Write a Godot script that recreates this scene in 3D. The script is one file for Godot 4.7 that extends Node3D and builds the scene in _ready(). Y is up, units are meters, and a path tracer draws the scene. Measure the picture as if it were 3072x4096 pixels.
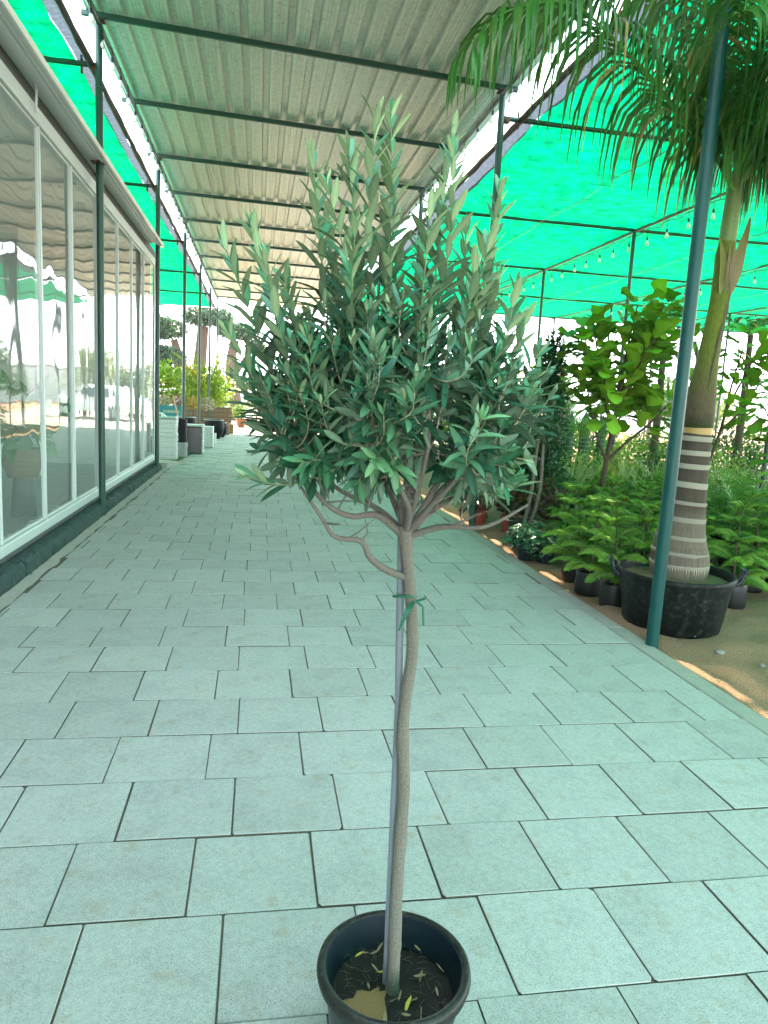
extends Node3D

# ------------------------------------------------------------------ helpers
class MB:
	var v := PackedVector3Array()
	var n := PackedVector3Array()
	var c := PackedColorArray()
	var ix := PackedInt32Array()
	func add(p: Vector3, nn: Vector3, col := Color.WHITE) -> int:
		v.append(p); n.append(nn); c.append(col)
		return v.size() - 1
	func tri(a: int, b: int, d: int) -> void:
		var f := (v[b] - v[a]).cross(v[d] - v[a])
		if f.dot(n[a] + n[b] + n[d]) < 0.0:
			ix.append(a); ix.append(b); ix.append(d)
		else:
			ix.append(a); ix.append(d); ix.append(b)
	func quad(p0: Vector3, p1: Vector3, p2: Vector3, p3: Vector3, nn: Vector3, col := Color.WHITE) -> void:
		var a := add(p0, nn, col)
		var b := add(p1, nn, col)
		var d := add(p2, nn, col)
		var e := add(p3, nn, col)
		tri(a, b, d); tri(a, d, e)
	func flat_tri(p0: Vector3, p1: Vector3, p2: Vector3, out: Vector3, col := Color.WHITE) -> void:
		var nn := (p1 - p0).cross(p2 - p0).normalized()
		if nn.dot(out) < 0.0: nn = -nn
		tri(add(p0, nn, col), add(p1, nn, col), add(p2, nn, col))
	func flat_quad(p0: Vector3, p1: Vector3, p2: Vector3, p3: Vector3, out: Vector3, col := Color.WHITE) -> void:
		var nn := (p2 - p0).cross(p3 - p1).normalized()
		if nn.dot(out) < 0.0: nn = -nn
		quad(p0, p1, p2, p3, nn, col)
	func box(ctr: Vector3, s: Vector3, b := Basis.IDENTITY, col := Color.WHITE) -> void:
		var h := s * 0.5
		for ax in 3:
			for sg in [-1.0, 1.0]:
				var u := Vector3.ZERO; var w := Vector3.ZERO; var d := Vector3.ZERO
				d[ax] = sg * h[ax]; u[(ax + 1) % 3] = h[(ax + 1) % 3]; w[(ax + 2) % 3] = h[(ax + 2) % 3]
				var nn := Vector3.ZERO; nn[ax] = sg
				quad(ctr + b * (d - u - w), ctr + b * (d + u - w), ctr + b * (d + u + w), ctr + b * (d - u + w), b * nn, col)
	func bevel_box(ctr: Vector3, s: Vector3, e: float, b := Basis.IDENTITY, col := Color.WHITE) -> void:
		var h := s * 0.5
		var P := func(sg: Vector3, ax: int) -> Vector3:
			var p := Vector3(sg.x * (h.x - e), sg.y * (h.y - e), sg.z * (h.z - e))
			p[ax] = sg[ax] * h[ax]
			return ctr + b * p
		for ax in 3:
			var a1 := (ax + 1) % 3
			var a2 := (ax + 2) % 3
			for sg in [-1.0, 1.0]:
				var q := []
				for k in [[-1.0, -1.0], [1.0, -1.0], [1.0, 1.0], [-1.0, 1.0]]:
					var g := Vector3.ZERO; g[ax] = sg; g[a1] = k[0]; g[a2] = k[1]
					q.append(P.call(g, ax))
				var nn := Vector3.ZERO; nn[ax] = sg
				quad(q[0], q[1], q[2], q[3], b * nn, col)
			for s1 in [-1.0, 1.0]:
				for s2 in [-1.0, 1.0]:
					var g0 := Vector3.ZERO; g0[a1] = s1; g0[a2] = s2; g0[ax] = -1.0
					var g1 := g0; g1[ax] = 1.0
					var o := Vector3.ZERO; o[a1] = s1; o[a2] = s2
					flat_quad(P.call(g0, a1), P.call(g1, a1), P.call(g1, a2), P.call(g0, a2), b * o, col)
		for sx in [-1.0, 1.0]:
			for sy in [-1.0, 1.0]:
				for sz in [-1.0, 1.0]:
					var g := Vector3(sx, sy, sz)
					flat_tri(P.call(g, 0), P.call(g, 1), P.call(g, 2), b * g, col)
	func tube(pts: Array, rad, sides := 8, cap := true, cols = null) -> void:
		var prev := Vector3.ZERO
		var up := Vector3.ZERO
		var rows := []
		var m := pts.size()
		for i in m:
			var p: Vector3 = pts[i]
			var d: Vector3 = (pts[mini(i + 1, m - 1)] - pts[maxi(i - 1, 0)]).normalized()
			if i == 0:
				up = Vector3.UP if absf(d.y) < 0.9 else Vector3.RIGHT
			up = (up - d * up.dot(d)).normalized()
			var sd := d.cross(up)
			var r: float = rad[i] if rad is Array else rad
			var col: Color = cols[i] if cols != null else Color.WHITE
			var row := []
			for k in sides + 1:
				var a := TAU * (k % sides) / sides
				var nn := up * cos(a) + sd * sin(a)
				row.append(add(p + nn * r, nn, col))
			rows.append(row)
		for i in m - 1:
			for k in sides:
				tri(rows[i][k], rows[i][k + 1], rows[i + 1][k + 1])
				tri(rows[i][k], rows[i + 1][k + 1], rows[i + 1][k])
		if cap:
			for e in [0, m - 1]:
				var d2: Vector3 = (pts[0] - pts[1]).normalized() if e == 0 else (pts[m - 1] - pts[m - 2]).normalized()
				var ctr := add(pts[e], d2, cols[e] if cols != null else Color.WHITE)
				var ring := []
				for k in sides:
					ring.append(add(v[rows[e][k]], d2, cols[e] if cols != null else Color.WHITE))
				for k in sides:
					tri(ctr, ring[k], ring[(k + 1) % sides])
	func lathe(prof: Array, segs := 24, off := Vector3.ZERO, wob := 0.0, sd := 0) -> void:
		var m := prof.size()
		var rows := []
		var rg := RandomNumberGenerator.new(); rg.seed = sd
		var ph := [rg.randf() * TAU, rg.randf() * TAU, rg.randf() * TAU]
		for i in m - 1:
			var p0: Vector2 = prof[i]
			var p1: Vector2 = prof[i + 1]
			var t := (p1 - p0).normalized()
			var pn: Vector2 = (p0 - prof[i - 1]).normalized() if i > 0 else t
			var nx: Vector2 = (prof[i + 2] - p1).normalized() if i + 2 < m else t
			var t0 := (t + pn).normalized() if t.dot(pn) > 0.6 else t
			var t1 := (t + nx).normalized() if t.dot(nx) > 0.6 else t
			var ra := []; var rb := []
			for k in segs + 1:
				var a := TAU * (k % segs) / segs
				var w := 1.0 + wob * (sin(a * 2 + ph[0]) + 0.6 * sin(a * 3 + ph[1] + p0.y * 9.0) + 0.4 * sin(a * 5 + ph[2] + p0.y * 17.0))
				var w1 := 1.0 + wob * (sin(a * 2 + ph[0]) + 0.6 * sin(a * 3 + ph[1] + p1.y * 9.0) + 0.4 * sin(a * 5 + ph[2] + p1.y * 17.0))
				var dr := Vector3(cos(a), 0, sin(a))
				ra.append(add(off + dr * p0.x * w + Vector3.UP * p0.y, dr * t0.y - Vector3.UP * t0.x))
				rb.append(add(off + dr * p1.x * w1 + Vector3.UP * p1.y, dr * t1.y - Vector3.UP * t1.x))
			for k in segs:
				tri(ra[k], ra[k + 1], rb[k + 1]); tri(ra[k], rb[k + 1], rb[k])
	func blob(ctr: Vector3, r: Vector3, noise: FastNoiseLite, amp: float, rings := 8, segs := 12) -> void:
		var g := []
		for i in rings + 1:
			var row := []
			var th := PI * i / rings
			for k in segs:
				var ph := TAU * k / segs
				var d := Vector3(sin(th) * cos(ph), cos(th), sin(th) * sin(ph))
				var q := d * (1.0 + amp * noise.get_noise_3dv(d * 60.0 + ctr * 37.0))
				row.append(add(ctr + q * r, (d / r).normalized()))
			g.append(row)
		for i in rings:
			for k in segs:
				var k2 := (k + 1) % segs
				if i > 0: tri(g[i][k], g[i][k2], g[i + 1][k2])
				if i < rings - 1: tri(g[i][k], g[i + 1][k2], g[i + 1][k])
	# a blade that bends: centre line, half widths, side vector; one sheet
	func blade(pts: Array, hw: Array, side: Vector3, fold := 0.0, col := Color.WHITE, col2 = null) -> void:
		var m := pts.size()
		var rows := []
		for i in m:
			var d: Vector3 = (pts[mini(i + 1, m - 1)] - pts[maxi(i - 1, 0)]).normalized()
			var s := (side - d * side.dot(d)).normalized()
			var nn := s.cross(d).normalized()
			var w: float = hw[i]
			var cc: Color = col if col2 == null else col.lerp(col2, float(i) / (m - 1))
			if fold != 0.0:
				rows.append([add(pts[i] - s * w + nn * w * fold, (nn + s * fold).normalized(), cc), add(pts[i], nn, cc), add(pts[i] + s * w + nn * w * fold, (nn - s * fold).normalized(), cc)])
			else:
				rows.append([add(pts[i] - s * w, nn, cc), add(pts[i] + s * w, nn, cc)])
		for i in m - 1:
			for k in rows[0].size() - 1:
				tri(rows[i][k], rows[i][k + 1], rows[i + 1][k + 1])
				tri(rows[i][k], rows[i + 1][k + 1], rows[i + 1][k])
	func mesh(mat: Material = null, into: ArrayMesh = null) -> ArrayMesh:
		var a := []
		a.resize(Mesh.ARRAY_MAX)
		a[Mesh.ARRAY_VERTEX] = v; a[Mesh.ARRAY_NORMAL] = n; a[Mesh.ARRAY_COLOR] = c; a[Mesh.ARRAY_INDEX] = ix
		var m := into if into else ArrayMesh.new()
		m.add_surface_from_arrays(Mesh.PRIMITIVE_TRIANGLES, a)
		if mat: m.surface_set_material(m.get_surface_count() - 1, mat)
		return m

var rng := RandomNumberGenerator.new()
var taken := {}
var M := {}

func numbered(called: String, parent: Node) -> String:
	var key := str(parent.get_instance_id()) + called
	var k: int = taken.get(key, 0)
	taken[key] = k + 1
	return called if k == 0 else "%s_%03d" % [called, k]

func put(called: String, mesh: Mesh, parent: Node = self, mat: Material = null) -> MeshInstance3D:
	var o := MeshInstance3D.new()
	o.name = numbered(called, parent)
	o.mesh = mesh
	if mat: o.material_override = mat
	parent.add_child(o, true)
	return o

func tag(o: Node, label: String, category: String, group := "") -> void:
	o.set_meta("label", label); o.set_meta("category", category)
	if group: o.set_meta("group", group)

func thing(called: String, label: String, category: String, at := Vector3.ZERO, group := "", turn := 0.0) -> Node3D:
	var o := Node3D.new()
	o.name = numbered(called, self)
	add_child(o, true)
	o.position = at; o.rotation.y = turn
	tag(o, label, category, group)
	return o

func structure(o: Node) -> Node:
	o.set_meta("kind", "structure")
	return o

func copy(src: Node3D, called: String, label: String, at: Vector3, turn := 0.0, sc := 1.0) -> Node3D:
	var o: Node3D = src.duplicate()
	o.name = numbered(called, self)
	add_child(o, true)
	o.position = at; o.rotation.y = turn; o.scale = Vector3.ONE * sc
	o.set_meta("label", label)
	return o

func many(called: String, mesh: Mesh, places: Array, colors: Array, parent: Node) -> MeshInstance3D:
	var out := ArrayMesh.new()
	for sf in mesh.get_surface_count():
		var src := mesh.surface_get_arrays(sf)
		var sv: PackedVector3Array = src[Mesh.ARRAY_VERTEX]
		var sn: PackedVector3Array = src[Mesh.ARRAY_NORMAL]
		var sc: PackedColorArray = src[Mesh.ARRAY_COLOR]
		var si: PackedInt32Array = src[Mesh.ARRAY_INDEX]
		var v := PackedVector3Array(); var n := PackedVector3Array(); var c := PackedColorArray(); var ix := PackedInt32Array()
		var m := sv.size()
		for i in places.size():
			var t: Transform3D = places[i]
			v.append_array(t * sv)
			n.append_array(Transform3D(t.basis.orthonormalized(), Vector3.ZERO) * sn)
			var col: Color = colors[i]
			var o := i * m
			for k in m: c.append(sc[k] * col)
			for k in si: ix.append(k + o)
		var a := []
		a.resize(Mesh.ARRAY_MAX)
		a[Mesh.ARRAY_VERTEX] = v; a[Mesh.ARRAY_NORMAL] = n; a[Mesh.ARRAY_COLOR] = c; a[Mesh.ARRAY_INDEX] = ix
		out.add_surface_from_arrays(Mesh.PRIMITIVE_TRIANGLES, a)
		out.surface_set_material(sf, mesh.surface_get_material(sf))
	return put(called, out, parent)

func F(x: float, y: float, d: float) -> Vector3:   # d metres ahead along the path
	return Vector3(x, y, -d)

func rr(a: float, b: float) -> float:
	return rng.randf_range(a, b)

func rdir() -> Vector3:
	var z := rr(-1, 1)
	var a := rr(0, TAU)
	return Vector3(sqrt(1 - z * z) * cos(a), z, sqrt(1 - z * z) * sin(a))

func lc(r: float, g: float, b: float, a := 1.0) -> Color:   # linear base colour
	var c := Color(r, g, b).linear_to_srgb()
	c.a = a
	return c

func noise_bytes(sz: int, freq: float, sd: int, oct := 4, kind := FastNoiseLite.TYPE_SIMPLEX_SMOOTH) -> PackedByteArray:
	var f := FastNoiseLite.new()
	f.seed = sd; f.frequency = freq; f.fractal_octaves = oct; f.noise_type = kind
	var im := f.get_seamless_image(sz, sz)
	im.convert(Image.FORMAT_L8)
	return im.get_data()

func picture(sz: int, pixel: Callable) -> ImageTexture:
	var b := PackedByteArray()
	b.resize(sz * sz * 3)
	var k := 0
	for i in sz * sz:
		var col: Vector3 = pixel.call(i)
		b[k] = int(clampf(col.x, 0, 1) * 255.0); b[k + 1] = int(clampf(col.y, 0, 1) * 255.0); b[k + 2] = int(clampf(col.z, 0, 1) * 255.0)
		k += 3
	return ImageTexture.create_from_image(Image.create_from_data(sz, sz, false, Image.FORMAT_RGB8, b))

func mat(col: Color, rough := 0.6, opts := {}) -> StandardMaterial3D:
	var m := StandardMaterial3D.new()
	m.albedo_color = col; m.roughness = rough
	for k in opts:
		match k:
			"tex":
				m.albedo_texture = opts.tex
				m.uv1_triplanar = true
				m.uv1_world_triplanar = opts.get("world", false)
				m.uv1_scale = Vector3.ONE * opts.get("scale", 1.0) if not (opts.get("scale", 1.0) is Vector3) else opts.scale
			"detail":
				m.detail_enabled = true; m.detail_albedo = opts.detail; m.detail_blend_mode = BaseMaterial3D.BLEND_MODE_MUL
				m.detail_uv_layer = BaseMaterial3D.DETAIL_UV_2; m.uv2_triplanar = true; m.uv2_world_triplanar = true
				m.uv2_scale = Vector3.ONE * opts.get("detail_scale", 0.3)
			"bump":
				m.heightmap_enabled = true; m.heightmap_texture = opts.bump; m.heightmap_scale = opts.get("bump_cm", 0.2)
				m.uv1_triplanar = true; m.uv1_world_triplanar = opts.get("world", false)
				m.uv1_scale = Vector3.ONE * opts.get("scale", 1.0) if not (opts.get("scale", 1.0) is Vector3) else opts.scale
			"backlight":
				m.backlight_enabled = true; m.backlight = opts.backlight
			"vc": m.vertex_color_use_as_albedo = true
			"metal": m.metallic = opts.metal
			"coat": m.clearcoat_enabled = true; m.clearcoat = opts.coat; m.clearcoat_roughness = 0.15
			"spec": m.metallic_specular = opts.spec
			"alpha": m.transparency = BaseMaterial3D.TRANSPARENCY_ALPHA
	m.cull_mode = BaseMaterial3D.CULL_DISABLED
	return m

func make_materials() -> void:
	var fine := noise_bytes(512, 0.24, 3, 2)
	var mid := noise_bytes(512, 0.05, 5, 4)
	var big := noise_bytes(512, 0.012, 9, 4)
	var cell := noise_bytes(512, 0.09, 11, 1, FastNoiseLite.TYPE_CELLULAR)
	var line := noise_bytes(512, 0.02, 21, 5)
	M.t_concrete = picture(512, func(i: int):
		var f := fine[i] / 255.0
		var a := 0.79 + 0.2 * f + 0.1 * (mid[i] / 255.0 - 0.5)
		if f > 0.82: a += 0.1
		if f < 0.18: a -= 0.16
		return Vector3(a, a, a * 0.985))
	M.t_stain = picture(512, func(i: int):
		var g := big[i] / 255.0
		var h := line[i] / 255.0
		var m2 := mid[i] / 255.0
		var a := 1.0 - 0.05 * clampf((g - 0.45) * 2.2 + (m2 - 0.5) * 0.3, 0.0, 1.0)
		var br := clampf((h - 0.7) * 3.0 + (m2 - 0.5) * 0.6, 0.0, 1.0) * 0.16
		return Vector3(a - br * 0.2, a - br * 0.55, a - br * 1.0))
	M.t_sand = picture(512, func(i: int):
		var f := fine[i] / 255.0
		var m2 := mid[i] / 255.0
		var a := 0.6 + 0.3 * m2 + 0.2 * (f - 0.5)
		if f < 0.2: a -= 0.22
		if f > 0.88: a += 0.2
		return Vector3(a, a * 0.97, a * 0.93))
	M.h_fine = picture(512, func(i: int):
		var a := fine[i] / 255.0 * 0.5 + mid[i] / 255.0 * 0.5
		return Vector3(a, a, a))
	M.h_rough = picture(512, func(i: int):
		var a := cell[i] / 255.0 * 0.35 + mid[i] / 255.0 * 0.5 + fine[i] / 255.0 * 0.15
		return Vector3(a, a, a))
	M.t_rough = picture(512, func(i: int):
		var a := 0.55 + 0.3 * (mid[i] / 255.0) + 0.3 * (fine[i] / 255.0 - 0.3)
		return Vector3(a, a, a))
	M.t_bark = picture(256, func(i: int):
		var x := i % 256
		var y := i / 256
		var j := ((y / 6) % 512) * 512 + (x * 2) % 512
		var a := 0.62 + 0.5 * (mid[j] / 255.0 - 0.4) + 0.22 * (fine[(y * 512 + x)] / 255.0 - 0.5)
		return Vector3(a, a * 0.97, a * 0.93))
	M.t_net = picture(512, func(i: int):
		var x := i % 512
		var y := i / 512
		var s := mid[((y * 5) % 512) * 512 + (x / 12)] / 255.0
		var w := 0.74 + 0.05 * sin(y * TAU / 4.0) + 0.42 * (s - 0.5) + 0.42 * (big[i] / 255.0 - 0.5)
		return Vector3(w, w, w))
	M.t_soil = picture(512, func(i: int):
		var f := fine[i] / 255.0
		var m2 := cell[i] / 255.0
		var a := 0.35 + 0.5 * f * m2 + 0.25 * (mid[i] / 255.0)
		if f > 0.86: a += 0.35
		return Vector3(a, a * 0.94, a * 0.86))
	M.t_film = picture(256, func(i: int):
		var x := i % 256
		var y := i / 256
		var a := 0.78 + 0.2 * (mid[((y * 3) % 512) * 512 + x] / 255.0)
		return Vector3(a, a, a))
	M.h_wave = picture(256, func(i: int):
		var x := i % 256
		var y := i / 256
		var a := big[(y * 2) * 512 + (x * 2)] / 255.0
		return Vector3(a, a, a))
	M.t_paint = picture(256, func(i: int):
		var x := i % 256
		var y := i / 256
		var a := 0.9 + 0.14 * (mid[y * 512 + x] / 255.0 - 0.4)
		if mid[y * 512 + x] < 40: a -= 0.2
		return Vector3(a, a, a))
	# paving
	M.tile = []
	for k in 5:
		var t: float = [0.49, 0.46, 0.515, 0.475, 0.5][k]
		var m := mat(lc(t, t, t * 0.985), 0.82, {"tex": M.t_concrete, "scale": 1.15, "world": true, "detail": M.t_stain, "detail_scale": 0.55 + 0.07 * k})
		m.uv1_offset = Vector3(k * 0.37, 0, k * 0.61); m.uv2_offset = Vector3(k * 0.23, 0, k * 0.41)
		M.tile.append(m)
	M.joint = mat(lc(0.2, 0.185, 0.155), 0.95, {"tex": M.t_sand, "scale": 5.0, "world": true})
	M.cement = mat(lc(0.42, 0.41, 0.375), 0.9, {"tex": M.t_concrete, "scale": 3.0, "world": true, "detail": M.t_stain, "detail_scale": 0.8})
	M.sand = mat(lc(0.64, 0.39, 0.255), 0.95, {"bump": M.h_rough, "bump_cm": 2.5, "tex": M.t_sand, "scale": 2.2, "world": true, "detail": M.t_stain, "detail_scale": 0.21})
	M.far_ground = mat(lc(0.55, 0.5, 0.42), 0.9, {"tex": M.t_sand, "scale": 1.0, "world": true})
	M.turf = mat(lc(0.03, 0.1, 0.015), 0.8, {"tex": M.t_rough, "scale": 6.0, "world": true})
	# steel and sheet
	M.green_steel = mat(lc(0.004, 0.058, 0.036), 0.4, {"tex": M.t_paint, "scale": 3.0, "spec": 0.5})
	M.teal_steel = mat(lc(0.002, 0.066, 0.058), 0.4, {"tex": M.t_paint, "scale": 4.0, "spec": 0.4})
	M.sheet = []
	for k in 3:
		M.sheet.append(mat(lc(0.8 - 0.03 * k, 0.78 - 0.03 * k, 0.71 - 0.02 * k), 0.38, {"tex": M.t_paint, "scale": 0.9, "metal": 0.15}))
	M.black_wrap = mat(lc(0.006, 0.011, 0.01), 0.7, {"tex": M.t_rough, "scale": 9.0})
	M.rust = mat(lc(0.16, 0.07, 0.03), 0.85, {"tex": M.t_rough, "scale": 20.0})
	M.net = mat(lc(0.0, 0.36, 0.2), 0.9, {"tex": M.t_net, "scale": Vector3(0.5, 0.5, 0.5), "world": true, "backlight": lc(0.012, 0.8, 0.62), "spec": 0.1})
	M.net_band = mat(lc(0.17, 0.2, 0.28, 0.955), 0.9, {"tex": M.t_net, "scale": 2.0, "world": true, "backlight": lc(0.06, 0.075, 0.12), "alpha": 1, "spec": 0.1})
	# pavilion
	M.frame = mat(lc(0.52, 0.57, 0.545), 0.35)
	M.soffit = mat(lc(0.8, 0.81, 0.78), 0.2, {"spec": 0.6})
	M.plinth = mat(lc(0.1, 0.115, 0.12), 0.7, {"tex": M.t_concrete, "scale": 2.0})
	M.block = mat(lc(0.07, 0.14, 0.13), 0.9, {"tex": M.t_rough, "scale": 7.0, "world": true, "bump": M.h_rough, "bump_cm": 1.4})
	M.glass = mat(Color(0.93, 0.98, 0.96, 0.06), 0.0, {"alpha": 1, "spec": 0.8})
	M.glass.normal_enabled = true
	M.glass.normal_texture = wave_normals(noise_bytes(512, 0.007, 91, 1))
	M.glass.normal_scale = 0.075
	M.glass.uv1_triplanar = true; M.glass.uv1_world_triplanar = true
	M.glass.uv1_scale = Vector3(0.5, 0.3, 0.5)
	M.plaster = mat(lc(0.7, 0.72, 0.7), 0.8, {"tex": M.t_concrete, "scale": 0.6})
	M.floor_in = mat(lc(0.36, 0.38, 0.37), 0.45, {"tex": M.t_concrete, "scale": 1.0})
	M.pebble = mat(lc(0.72, 0.72, 0.69), 0.6)
	# lights on strings
	M.bulb = mat(lc(0.8, 0.82, 0.8), 0.15, {"backlight": lc(0.5, 0.5, 0.5), "spec": 0.5})
	M.socket = mat(lc(0.012, 0.014, 0.014), 0.5)

func wave_normals(big: PackedByteArray) -> ImageTexture:
	var im := Image.create_from_data(512, 512, false, Image.FORMAT_L8, big)
	im.convert(Image.FORMAT_RGB8)
	im.bump_map_to_normal_map(6.0)
	return ImageTexture.create_from_image(im)

# ------------------------------------------------------------------ place
func _ready() -> void:
	rng.seed = 7
	var cam := Camera3D.new()
	cam.name = "camera"
	var yaw := 0.17797; var pit := 0.154736; var rol := 0.053115
	var fw := Vector3(sin(yaw) * cos(pit), -sin(pit), -cos(yaw) * cos(pit))
	var rt := Vector3(cos(yaw), 0, sin(yaw))
	var up := rt.cross(fw)
	cam.basis = Basis(rt * cos(rol) + up * sin(rol), up * cos(rol) - rt * sin(rol), -fw)
	cam.position = Vector3(0, 1.575, 0)
	cam.fov = 70.65; cam.near = 0.05; cam.far = 400.0
	add_child(cam)
	cam.current = true
	var env := Environment.new()
	env.background_mode = Environment.BG_SKY
	var sm := ProceduralSkyMaterial.new()
	sm.sky_top_color = lc(0.5, 0.66, 0.79); sm.sky_horizon_color = lc(0.9, 0.93, 0.95); sm.sky_curve = 0.22
	sm.ground_bottom_color = lc(0.45, 0.4, 0.33); sm.ground_horizon_color = lc(0.75, 0.74, 0.7)
	sm.sky_energy_multiplier = 1.0
	var sky := Sky.new()
	sky.sky_material = sm
	env.sky = sky
	env.background_energy_multiplier = 1.0
	env.tonemap_mode = Environment.TONE_MAPPER_LINEAR
	env.tonemap_exposure = 11.0
	env.sdfgi_enabled = true; env.ssao_enabled = true; env.ssil_enabled = true
	env.fog_enabled = true; env.fog_density = 0.0008; env.fog_light_color = lc(0.95, 0.96, 0.97)
	var we := WorldEnvironment.new()
	we.name = "environment"
	we.environment = env
	add_child(we)
	var sun := DirectionalLight3D.new()
	sun.name = "sun"
	sun.light_energy = 1.6; sun.light_color = Color(1.0, 0.93, 0.8); sun.light_angular_distance = 0.6
	sun.shadow_enabled = true
	add_child(sun)
	var to_sun := Vector3(0.0136, sin(deg_to_rad(43)), -cos(deg_to_rad(43)))
	sun.look_at_from_position(to_sun * 50.0, Vector3.ZERO, Vector3.UP)

	make_materials()
	ground_and_path()
	canopy()
	nets()
	string_lights()
	pavilion()
	plants()
	print("done")

func yr(x: float) -> float:
	return 5.57 - (x + 1.8) * 0.066
var LZ := [-5.2, -0.45, 4.3, 9.05, 13.85, 18.6, 23.3, 28.0, 32.8]
var RZ := [-4.4, 0.0, 4.4, 8.75, 13.05, 17.4, 21.8, 26.3, 30.8]

func ground_and_path() -> void:
	# sand to the horizon, lumpy near the plants
	var g := MB.new()
	var nz := FastNoiseLite.new(); nz.seed = 4; nz.frequency = 0.9; nz.fractal_octaves = 4
	var xs := []; var zs := []
	for i in 60: xs.append(2.55 + i * 0.1)
	for x in [8.8, 9.6, 10.5, 12, 14, 17, 20, 25, 35, 60, 140]: xs.append(x)
	xs = [-140, -60, -30, -15, -8, -4, -2.0, 0.0, 1.5, 2.4] + xs
	for i in 70: zs.append(1.0 + i * 0.12)
	for z in [9.8, 10.5, 12, 14, 17, 20, 24, 28, 34, 42, 55, 80, 140, 220]: zs.append(z)
	zs = [-60, -20, -6, 0] + zs
	var id := []
	for x in xs:
		var row := []
		for z in zs:
			var y := -0.05
			if x > 2.68:
				var k := clampf((x - 2.68) / 0.1, 0, 1)
				y = -0.05 + k * (0.03 + 0.022 * nz.get_noise_2d(x * 3.0, z * 3.0) + 0.05 * nz.get_noise_2d(x * 0.7, z * 0.7))
				y += k * 0.07 * exp(-(pow(x - 3.25, 2) / 0.12 + pow(z - 4.38, 2) / 0.03))
				y += k * 0.05 * exp(-(pow(x - 2.86, 2) / 0.01 + pow(z - 4.9, 2) / 0.2))
				if x > 12.0 or z > 15.0: y = -0.04
			if z > 27.3 and x > -20: y = -0.025
			row.append(Vector3(x, y, -z))
		id.append(row)
	var nrm := func(i: int, j: int) -> Vector3:
		var a: Vector3 = id[mini(i + 1, xs.size() - 1)][j] - id[maxi(i - 1, 0)][j]
		var b: Vector3 = id[i][mini(j + 1, zs.size() - 1)] - id[i][maxi(j - 1, 0)]
		var c := a.cross(b).normalized()
		return c if c.y > 0 else -c
	var vid := []
	for i in xs.size():
		var row := []
		for j in zs.size(): row.append(g.add(id[i][j], nrm.call(i, j)))
		vid.append(row)
	for i in xs.size() - 1:
		for j in zs.size() - 1:
			g.tri(vid[i][j], vid[i + 1][j], vid[i + 1][j + 1]); g.tri(vid[i][j], vid[i + 1][j + 1], vid[i][j + 1])
	structure(put("ground", g.mesh(M.sand)))
	# loose stones on the sand
	var st := FastNoiseLite.new(); st.frequency = 0.02
	var specks := MB.new()
	for k in 420:
		var x := rr(2.76, 5.2); var z := rr(2.6, 6.4)
		specks.blob(F(x, gy(x, z) + 0.003, z), Vector3(rr(0.003, 0.011), rr(0.003, 0.006), rr(0.003, 0.011)), st, 0.5, 3, 5)
	var sp := put("gravel", specks.mesh(mat(lc(0.42, 0.36, 0.28), 0.9, {"tex": M.t_rough, "scale": 8.0, "world": true})))
	sp.set_meta("kind", "stuff"); tag(sp, "small loose gravel scattered over the sand beside the paving", "gravel")
	var stones := [[3.1, 4.2, 0.03, "rounded grey stone lying on sand before the black tub"], [3.27, 4.0, 0.026, "small pale stone lying alone on the shaded sand"], [2.82, 5.02, 0.03, "pale stone between the black tub and the edging strip"], [2.79, 5.22, 0.02, "smallest stone by the edging strip near the planting bags"]]
	for s in stones:
		var b := MB.new()
		b.blob(Vector3.ZERO, Vector3(s[2], s[2] * 0.6, s[2] * 0.8), st, 0.5, 7, 10)
		var o := put("stone", b.mesh(mat(lc(0.4, 0.38, 0.33), 0.85, {"tex": M.t_rough, "scale": 6.0})))
		o.position = F(s[0], gy(s[0], s[1]) + s[2] * 0.35, s[1]); o.rotation.y = s[0] * 9.0
		tag(o, s[3], "stone", "stones on the sand")
	var fr := MB.new()
	fr.blob(Vector3.ZERO, Vector3(0.02, 0.018, 0.02), st, 0.1, 8, 12)
	var fo := put("fallen_fruit", fr.mesh(mat(lc(0.8, 0.16, 0.02), 0.35)))
	fo.position = F(2.79, gy(2.79, 4.56) + 0.014, 4.56)
	tag(fo, "small orange fruit lying on sand by the tub and pole", "fruit")
	var pp := MB.new()
	pp.flat_quad(Vector3(-0.04, 0, -0.02), Vector3(0.03, 0.012, -0.03), Vector3(0.04, 0.004, 0.02), Vector3(-0.03, 0.018, 0.025), Vector3.UP)
	pp.flat_tri(Vector3(0.03, 0.012, -0.03), Vector3(0.055, 0.02, 0.0), Vector3(0.04, 0.004, 0.02), Vector3.UP)
	var po := put("paper_scrap", pp.mesh(mat(lc(0.75, 0.77, 0.8), 0.8)))
	po.position = F(2.83, gy(2.83, 4.86) + 0.01, 4.86)
	tag(po, "crumpled white paper scrap on sand against the tub", "paper")

	# paving: bed, slabs, edging
	var path := Node3D.new()
	path.name = "paved_path"
	add_child(path)
	structure(path)
	var bed := MB.new()
	bed.box(F(0.45, -0.039, 12.0), Vector3(4.5, 0.06, 31.2))
	put("bed", bed.mesh(M.joint), path)
	var x0 := -1.70; var x1 := 2.575
	var w := 0.4018; var d := 0.3988
	var variants := []
	for k in 8: variants.append(null)
	var shapes := {}
	var far := MB.new()
	var far_sets := [MB.new(), MB.new(), MB.new()]
	var count := 0
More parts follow.
